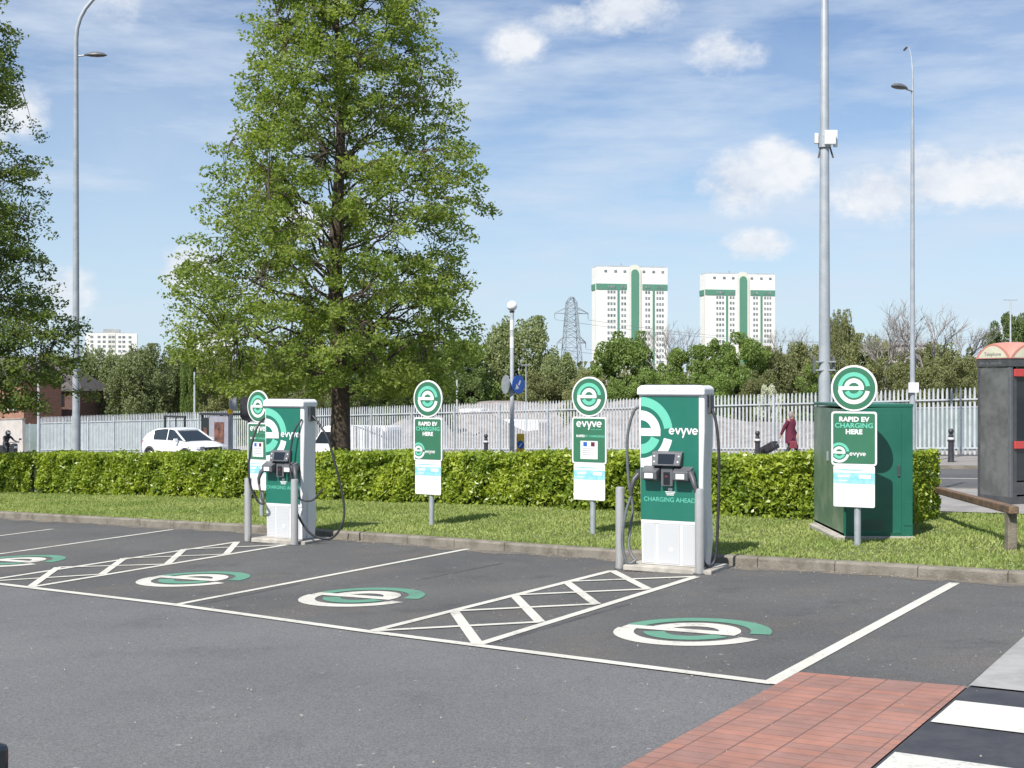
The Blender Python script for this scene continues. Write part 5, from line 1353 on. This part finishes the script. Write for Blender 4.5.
# bag carried in front hand
bx = Vector((x, y))+hd*.22+Vector((hd.y, -hd.x))*-.0
r2 = thing('handbag', 'red shoulder bag carried low by the walking person', 'bag', (bx.x, bx.y, zg+.42), rz)
b = MB(); b.box(0, -.22, .12, .30, .12, .26, 0, (.8, .7)); b.build('bag_body', 'bag', r2, bevel=.03); b = MB(); b.tube([(-.1, -.22, .24), (-.05, -.2, .42), (.05, -.2, .42), (.1, -.22, .24)], .01, 6); b.build('strap', 'bag', r2)
sx2, sy2 = (Vector((x, y))-hd*.72); r3 = thing('suitcase', 'black wheeled suitcase tilted behind the walking person', 'suitcase', (sx2, sy2, T(sx2, sy2)), rz)
b = MB(); b.box(0, 0, 0, .62, .40, .26); o = b.build('case', 'leather', r3, bevel=.03); o.location = (0, -.2, .42); o.rotation_euler = (0, -R_(28), 0)
b = MB(); b.tube([(-.0, -.2, .0), (.28, -.2, .15), (.30, -.2, .17)], .012, 6); o2 = b.build('pull_handle', 'galv', r3); o2.location = (.20, 0, .52)
for s in (-1, 1): b = MB(); b.lathe([(.05, -.015), (.05, .015)], 0, 0, 0, 12); b.v = [(-.30+a_, -.2+s*.15+c_, .05+b2) for a_, b2, c_ in b.v]; b.build('wheel', 'black', r3)
# motor scooter and its rider at the left edge
x, y = atv(9, 33.); zg = RP(x, y)-.085; rz = math.atan2(-U[1], -U[0])
r = thing('scooter', 'black motor scooter at the left edge of the road', 'scooter', (x, y, zg), rz)
for cx in (-.62, .68):
    b = MB(); b.lathe([(.16, -.05), (.24, -.06), (.26, 0), (.24, .06), (.16, .05)], 0, 0, 0, 20); b.v = [(cx+a_, c_, .26+b2) for a_, b2, c_ in b.v]; b.build('wheel', 'black', r, smooth=True)
b = MB(); secs = []
for cx, z0_, z1_, w_ in ((-.95, .62, .80, .06), (-.7, .40, .86, .15), (-.3, .30, .82, .17), (-.05, .25, .42, .17), (.2, .25, .36, .17), (.38, .3, .78, .19), (.5, .4, .98, .17), (.62, .55, .9, .08)):
    secs.append([(cx, w_, z0_), (cx, w_, z1_), (cx, w_*.4, z1_+.03), (cx, -w_*.4, z1_+.03), (cx, -w_, z1_), (cx, -w_, z0_)])
loft(b, secs); b.build('fairing', 'leather', r, smooth=True)
b = MB(); b.tube([(.66, 0, .26), (.52, 0, .7), (.42, 0, 1.02)], [.04, .035, .03], 8); b.build('fork', 'galv', r); b = MB(); b.tube([(.34, .34, 1.04), (.42, .12, 1.06), (.42, -.12, 1.06), (.34, -.34, 1.04)], .016, 8); b.build('handlebar', 'black', r)
b = MB(); b.box(.60, 0, .82, .06, .16, .12); b.build('headlight', 'lens', r, bevel=.02)
for s in (-1, 1): b = MB(); b.box(.44, s*.34, 1.20, .03, .12, .08); b.tube([(.42, s*.25, 1.06), (.44, s*.32, 1.18)], .008, 6); b.build('mirror', 'black', r)
b = MB(); b.box(-.35, 0, .84, .7, .28, .08); b.build('seat', 'black', r, bevel=.03)
r = thing('person', 'rider in black jacket and helmet seated on the scooter', 'person', (x, y, zg), rz)
J = dict(pelvis=(-.30, 0, .93), waist=(-.27, 0, 1.06), chest=(-.20, 0, 1.24), neck=(-.14, 0, 1.38), head=(-.09, 0, 1.48), face=(1, 0, -.1),
         shoL=(-.18, .18, 1.32), elbL=(.02, .26, 1.12), wriL=(.24, .28, 1.08), shoR=(-.18, -.18, 1.32), elbR=(.02, -.26, 1.12), wriR=(.24, -.28, 1.08),
         hipL=(-.28, .10, .92), kneL=(.12, .20, .80), ankL=(.14, .17, .40), toeL=(.28, .17, .36), hipR=(-.28, -.10, .92), kneR=(.12, -.20, .80), ankR=(.14, -.17, .40), toeR=(.28, -.17, .36))
V_, E_, Rr = figure(J); person_body(r, V_, E_, Rr, 'leather')
b = MB(); secs = []
for k in range(9):
    t = -1+2*k/8; q = math.sqrt(max(.02, 1-t*t)); secs.append([(-.085+.145*q*math.cos(2*PI*j/16), .125*q*math.sin(2*PI*j/16), 1.50+.14*t) for j in range(16)])
loft(b, secs); b.build('helmet', 'bollard', r, smooth=True)
b = MB(); b.box(.035, 0, 1.50, .05, .17, .08); b.build('visor', 'lens', r, bevel=.02)

# ================================================================ HOUSE AT LEFT
def house():
    D = 100.; x, y = atD(-10, D); zg = RP(x, y)-1; r = thing('brick_house', 'orange brick house glimpsed through the leaves at the left edge', 'house', (x, y, zg), R_(-8), None)
    # orange front block
    m = MB(); W = 5.6; h = zat(382, D)-zg; m.box(0, 3, h/2, W, 6, h); m.build('wall', 'brickhouse', r)
    m = MB(); rz_ = zat(356, D)-zg; m.add([(-W/2-.3, -.3, h), (W/2+.3, -.3, h), (W/2+.3, 6.3, h), (-W/2-.3, 6.3, h), (-W/2-.3, 3, rz_), (W/2+.3, 3, rz_)], [(0, 1, 5, 4), (2, 3, 4, 5), (1, 2, 5), (3, 0, 4), (0, 3, 2, 1)]); rf = m.build('roof', 'slate', r)
    for cx, zz in ((-1.1, 403), (1.85, 403), (.9-1.1, 372)):
        if zz == 372: continue
        z_ = zat(zz, D)-zg; m = MB(); m.box(cx, -.02, z_, .78, .08, .95); w = m.build('window', 'wfilm', r); m = MB(); m.box(cx, -.07, z_+.02, .62, .03, .78); m.build('pane', 'glass', w)
        m = MB(); m.box(cx, -.08, z_-.52, .95, .16, .08); m.build('sill', 'wfilm', w)
    x, y = atD(40, 108.); zg = RP(x, y)-1; r = thing('brick_house', 'dark brick house with grey roof behind the tall lamp column at left', 'house', (x, y, zg), R_(-6), None); D = 108.
    W = 7.0; h = zat(391, D)-zg; m = MB(); m.box(0, 3, h/2, W, 6, h); m.build('wall', 'brickdark', r)
    rz_ = zat(366, D)-zg; m = MB(); m.add([(-W/2-.3, -.3, h), (W/2+.3, -.3, h), (W/2+.3, 6.3, h), (-W/2-.3, 6.3, h), (-W/2+1., 3, rz_), (W/2-1.8, 3, rz_)], [(0, 1, 5, 4), (2, 3, 4, 5), (1, 2, 5), (3, 0, 4), (0, 3, 2, 1)]); rf = m.build('roof', 'slate', r)
    m = MB(); m.box(-1.2, 3, rz_+.3, .7, .7, 1.6); m.build('chimney', 'brickdark', rf)
    for cx in (-.45, 1.85):
        z_ = zat(400, D)-zg; m = MB(); m.box(cx, -.02, z_, .55, .08, 1.0); w = m.build('window', 'frameblack', r); m = MB(); m.box(cx, -.07, z_, .42, .03, .85); m.build('pane', 'glass', w)
house()

# ================================================================ TOWERS
def green_tower(pxl, pxc, pxr, D, top, label):
    a = Vector(atD(pxc, D-2)); b_ = Vector(atD(pxr, D+5)); l = Vector(atD(pxl, D+12))
    W = (b_-a).length; dr = (b_-a).normalized(); dl = 9.
    r = thing('tower_block', label, 'tower block', (a.x, a.y, -4), math.atan2(dr.y, dr.x), 'white tower blocks with green stripes'); H = zat(top, D)+4
    m = MB(); m.box(W/2, dl/2, H/2, W, dl, H); m.build('wall', 'towerwhite', r)
    fl = 2.72; e = -.06
    def panel(nm_, mm, x0, x1, z0, z1, y0=e, y1=.0, arch=False):
        m = MB()
        if arch:
            rr_ = (x1-x0)/2; pts = [(x0, z0), (x1, z0)]+[((x0+x1)/2+rr_*math.cos(PI*k/12), z1-rr_+rr_*math.sin(PI*k/12)) for k in range(13)]; m.prism(pts, y0, y1)
        else: m.box((x0+x1)/2, (y0+y1)/2, (z0+z1)/2, x1-x0, y1-y0, z1-z0)
        return m.build(nm_, mm, r)
    def fx(t): return t*W                            # facade fraction
    cw = .53
    panel('stair_surround', 'towercream', fx(cw-.085), fx(cw+.085), 0, H+1.2, -.5, .3, True)
    panel('stair_tower_glazing', 'towergreen', fx(cw-.052), fx(cw+.052), 0, H-1.0, -.9, -.5, True)
    zb1 = H-7.8; zb0 = H-10.5
    panel('green_band', 'towergreen', fx(.0), fx(cw-.11), zb0, zb1, -.25); panel('green_band', 'towergreen', fx(cw+.11), fx(1.0), zb0, zb1, -.25)
    for c in (.30, .80): panel('green_stripe', 'towergreen', fx(c-.014), fx(c+.014), 0, zb0, -.25)
    m = MB(); m.box(-.1, dl/2, (zb0+zb1)/2, .4, dl, zb1-zb0); m.build('green_band', 'towergreen', r)
    m = MB(); m.box(-.1, .9, H/2-4, .7, 1.0, H-8); m.build('corner_pier', 'towercream', r)
    for c in (.12, .26, .39, .66, .80, .93): panel('parapet_opening', 'winglass', fx(c-.018), fx(c+.018), H-2.4, H-1.4, -.2)
    m = MB(); m.box(W/2, dl/2, H+.25, W-1, dl-1, .5); rf = m.build('roof', 'concreteroof', r)
    m = MB(); m.box(W*.38, dl/2, H+1.3, .5, .5, 1.7); m.build('aerial', 'concreteroof', rf)
    # upper band windows and storeys
    groups = [(.14, .265, 3), (.335, .415, 2), (.675, .755, 2), (.835, .95, 3)]
    for k in range(14):
        z1 = zb0-.5-k*fl; z0 = z1-1.25
        for x0, x1, n_ in groups:
            m = MB(); st = (x1-x0)/n_
            for i in range(n_): m.box(fx(x0+st*(i+.5)), -.06, (z0+z1)/2, fx(st)*.66, .12, z1-z0)
            m.build('window', 'winglass', r)
    for x0, x1, n_ in groups:
        m = MB(); st = (x1-x0)/n_
        for i in range(n_): m.box(fx(x0+st*(i+.5)), -.32, (zb0+zb1)/2-.1, fx(st)*.55, .14, 1.1)
        m.build('window', 'winglass', r)
green_tower(592, 597, 667.5, 600., 267, 'left of the two white tower blocks with green stripes, behind the round tree')
green_tower(701, 706, 775, 640., 274, 'right of the two white tower blocks with green stripes, left of the mast')
def plain_tower(pxl, pxr, D, top, label, nfl=9):
    a = Vector(atD(pxl, D)); W = (pxr-pxl)*D/F; r = thing('tower_block', label, 'tower block', (a.x, a.y, -4), R_(15), 'plain white tower blocks'); H = zat(top, D)+4
    m = MB(); m.box(W/2, 8, H/2, W, 16, H); m.build('wall', 'towerwhite', r)
    m = MB(); m.box(W*.50, -.1, H/2, W*.16, .3, H-.5); m.build('cream_strip', 'towercream', r)
    m = MB(); m.box(W*.50, 7, H+1.2, W*.32, 9, 2.6); rf = m.build('roof_plant', 'concreteroof', r)
    m = MB(); m.box(W*.5, 8, H+.2, W*.8, 12, .8); m.build('parapet', 'concreteroof', rf)
    for k in range(nfl):
        z = H-2.2-k*2.75
        for c, n_ in ((.12, 1), (.26, 1), (.36, 1), (.47, 1), (.54, 1), (.66, 1), (.74, 1), (.86, 1)):
            m = MB(); m.box(W*c, -.28 if .4 < c < .6 else -.06, z, W*.055, .12, 1.3); m.build('window', 'winglass', r)
plain_tower(85.5, 135, 755., 333, 'plain white tower block right of the tall left lamp column')
plain_tower(183, 232, 790., 334, 'plain white tower block mostly hidden by the conical tree', 8)
# tan building behind the bare trees
x, y = atD(886, 210.); r = thing('office_building', 'low tan building behind the bare trees at right', 'building', (x, y, -3.2), 0); W = 48*210/F; H = zat(345, 210)+3.2
m = MB(); m.box(W/2, 5, H/2, W, 10, H); m.build('wall', 'tanbuild', r); m = MB(); m.box(W/2, 5, H+.2, W+.6, 10.6, .4); m.build('roof', 'concreteroof', r)
for j in range(2):
    for k in range(6): m = MB(); m.box(W*(k+.5)/6, -.05, H-1.6-j*2.6, W*.10, .1, 1.2); m.build('window', 'winglass', r)

# ================================================================ PYLON
D = 540.; x, y = atD(571.5, D); r = thing('electricity_pylon', 'grey lattice electricity pylon left of the towers', 'pylon', (x, y, -4), R_(12)); H = zat(297, D)+4
m = MB(); wz = lambda z: np.interp(z, [0, H*.55, H*.95, H], [4.9, 3.1, 1.9, .7])
lv = list(np.linspace(0, H*.6, 7))+list(np.linspace(H*.66, H, 7)); t_ = .22
cor = lambda z: [(s*wz(z), q*wz(z), z) for s, q in ((-1, -1), (1, -1), (1, 1), (-1, 1))]
for a, b_ in zip(lv[:-1], lv[1:]):
    A_, B2 = cor(a), cor(b_)
    for k in range(4): m.bar(A_[k], B2[k], t_*1.3); m.bar(A_[k], B2[(k+1) % 4], t_*.7); m.bar(A_[(k+1) % 4], B2[k], t_*.7); m.bar(B2[k], B2[(k+1) % 4], t_*.6)
m.build('tower_frame', 'pylon', r)
tips = []
for z, L in ((H*.55, 6.2), (H*.84, 7.2)):
    for s in (-1, 1):
        m = MB(); w = wz(z); 
        for q in (-1, 1): m.bar((s*w, q*w, z), (s*L, 0, z-.2), t_); m.bar((s*w, q*w, z+2.2), (s*L, 0, z), t_)
        for k in range(1, 4): f = k/4; m.bar((s*(w+(L-w)*f), w*(1-f), z), (s*(w+(L-w)*f), -w*(1-f), z), t_*.7)
        tips.append((s*L, 0, z-.3))
        m.bar((s*L, 0, z), (s*L, 0, z-2.4), .25)
        m.build('cross_arm', 'pylon', r)
for i, (a, b2, c) in enumerate(tips):
    m = MB(); pts = []
    for k in range(25): t = k/24; pts.append((a+t*260, b2+t*60, c-2.4-22*4*t*(1-t)*.35)); 
    m.tube(pts, .07, 4, False); m.build('conductor', 'pylon', r)

# thin far lamp columns
for px, D, top, lab in ((1010.5, 95., 300, 'distant thin lamp column above the phone kiosk'), (194.5, 84., 372, 'thin pale pole behind the fence above the white car'), (526, 84., 365, 'thin lamp column in front of the domed grey-green tree'), (457, 84, 380, 'short thin pole behind the fence between second sign and globe lamp'), (38.5, 72., 350, 'thin pale pole in front of the dark brick house')):
    x, y = atD(px, D); zg = RP(x, y)-.5; r = thing('lamp_column', lab, 'lamp column', (x, y, zg), 0, 'thin distant lamp columns'); h = zat(top, D)-zg
    m = MB(); m.lathe([(.09 if px != 526 else .035, 0), (.055 if px != 526 else .025, h)], 0, 0, 0, 8); m.build('column', 'galv_pale', r)
    if px in (1010.5, 526): m = MB(); m.box(0, 0, h, 1.0 if px > 900 else .7, .10, .05); m.build('lantern_head', 'galv', r)

# dark car whose corner enters the lower left of the picture
car('dark blue car whose front corner just enters the bottom left of the picture', (-4.02, 4.20, CP(-4.02, 4.20)), R_(30), 'navy', 'car')

# ================================================================ CAMERA, LIGHT, SKY
cam = bpy.data.cameras.new('camera'); co = bpy.data.objects.new('camera', cam); COL.objects.link(co); co.location = (0, 0, CH); co.rotation_euler = (PI/2, 0, 0)
cam.sensor_width = 36; cam.lens = 36*F/1024; cam.clip_end = 12000; cam.clip_start = .1; sc.camera = co
EL = R_(49); AZ = R_(30)                              # the light travels right (x) and away (y)
dirv = Vector((math.sin(AZ)*math.cos(EL), math.cos(AZ)*math.cos(EL), -math.sin(EL)))
su = bpy.data.lights.new('sun', 'SUN'); su.energy = 3.9; su.angle = R_(.53); su.color = (1, .955, .89); so = bpy.data.objects.new('sun', su); COL.objects.link(so); so.rotation_euler = dirv.to_track_quat('-Z', 'Y').to_euler()
w = bpy.data.worlds.new('World'); sc.world = w; w.use_nodes = True; nt = w.node_tree; L = nt.links
for n in list(nt.nodes): nt.nodes.remove(n)
out = N_(nt, 'ShaderNodeOutputWorld'); bg = N_(nt, 'ShaderNodeBackground'); L.new(bg.outputs[0], out.inputs[0])
sky = N_(nt, 'ShaderNodeTexSky', sky_type='NISHITA'); sky.sun_disc = False; sky.sun_elevation = EL
sd = -dirv; sky.sun_rotation = math.atan2(sd.x, sd.y); sky.altitude = 50; sky.air_density = 1.0; sky.dust_density = .35; sky.ozone_density = 2.2
tc = N_(nt, 'ShaderNodeTexCoord').outputs['Generated']
nrm = N_(nt, 'ShaderNodeVectorMath', operation='NORMALIZE'); L.new(tc, nrm.inputs[0]); dv = nrm.outputs[0]
def vscale(v, s):
    n = N_(nt, 'ShaderNodeVectorMath', operation='MULTIPLY'); L.new(v, n.inputs[0]); n.inputs[1].default_value = s; return n.outputs[0]
def puff(px, py, rx, ry, wt=1.):
    c = Vector(((px-HX)/F, 1, (HY-py)/F)).normalized()
    rx *= 1.18; ry *= 1.18; n = N_(nt, 'ShaderNodeVectorMath', operation='SUBTRACT'); L.new(dv, n.inputs[0]); n.inputs[1].default_value = c
    m_ = vscale(n.outputs[0], (F/rx, F/rx, F/ry)); l = N_(nt, 'ShaderNodeVectorMath', operation='LENGTH'); L.new(m_, l.inputs[0])
    return mathn(nt, 'MULTIPLY', mathn(nt, 'SUBTRACT', 1., l.outputs['Value'], True), wt)
PF = [(740, 182, 50, 34, 1.1), (776, 170, 44, 32, 1.1), (880, 194, 50, 32, 1.), (938, 180, 56, 36, 1.), (1005, 178, 66, 32, 1.), (757, 245, 38, 18, .95), (724, 56, 40, 25, .8), (520, 48, 34, 28, .75), (565, 20, 34, 16, .9), (628, 12, 54, 22, 1.),
      (188, 268, 32, 24, 1.), (310, 225, 32, 22, .8), (62, 292, 34, 30, .75), (24, 112, 28, 30, .7), (240, 262, 40, 16, .5), (-40, 130, 50, 40, .8), (1180, 120, 90, 40, 1.), (-220, 220, 120, 40, 1.), (1300, 220, 100, 40, 1.), (1010, 330, 60, 18, .35), (120, 0, 60, 30, .3)]
acc = None
for p in PF:
    q = puff(*p); acc = q if acc is None else mathn(nt, 'MAXIMUM', acc, q)
fb = noise(nt, vscale(dv, (1, 1, 1.5)), 21., 10, .66)
dens = mathn(nt, 'ADD', mathn(nt, 'MULTIPLY', acc, 1.5), mathn(nt, 'MULTIPLY', mathn(nt, 'SUBTRACT', fb, .48), 2.7))
cum = mathn(nt, 'MULTIPLY', mrange(nt, dens, .15, .95), mrange(nt, acc, .0, .25))
# cirrus veils
rot = N_(nt, 'ShaderNodeMapping'); rot.inputs['Rotation'].default_value = (0, R_(-22), 0); rot.inputs['Scale'].default_value = (2.2, 2.2, 11.); L.new(dv, rot.inputs[0])
cn = noise(nt, rot.outputs[0], 2.3, 8, .6); cir = mathn(nt, 'MULTIPLY', mrange(nt, cn, .40, .68), .80)
cn2 = noise(nt, dv, 3.2, 6, .6); cir = mathn(nt, 'MAXIMUM', cir, mathn(nt, 'MULTIPLY', mrange(nt, cn2, .45, .8), .45))
sep_ = N_(nt, 'ShaderNodeSeparateXYZ'); L.new(dv, sep_.inputs[0])
hz = mrange(nt, sep_.outputs[2], .0, .30, 1., 0.); hz = mathn(nt, 'MULTIPLY', mathn(nt, 'POWER', hz, 1.6), .85)
base = mixc(nt, hz, mixc(nt, 1., sky.outputs[0], (.98, 1.0, 1.10), 'MULTIPLY'), (5.2, 6.9, 8.4))
c1_ = mixc(nt, cir, base, (5.9, 6.8, 8.0))
shade = mrange(nt, fb, .30, .62)
ccol = mixc(nt, shade, (5.9, 6.5, 7.5), (8.2, 8.4, 8.7))
c2_ = mixc(nt, mathn(nt, 'MULTIPLY', cum, .93), c1_, ccol)
L.new(c2_, bg.inputs[0]); bg.inputs[1].default_value = .066
sc.view_settings.view_transform = 'Standard'; sc.view_settings.look = 'None'; sc.view_settings.gamma = 1; sc.view_settings.exposure = .78
sc.render.engine = 'CYCLES'; sc.cycles.use_denoising = True; sc.cycles.max_bounces = 6; sc.cycles.diffuse_bounces = 3; sc.cycles.glossy_bounces = 3; sc.cycles.transmission_bounces = 4; sc.cycles.transparent_max_bounces = 6
sc.cycles.use_adaptive_sampling = True; sc.cycles.adaptive_threshold = .02
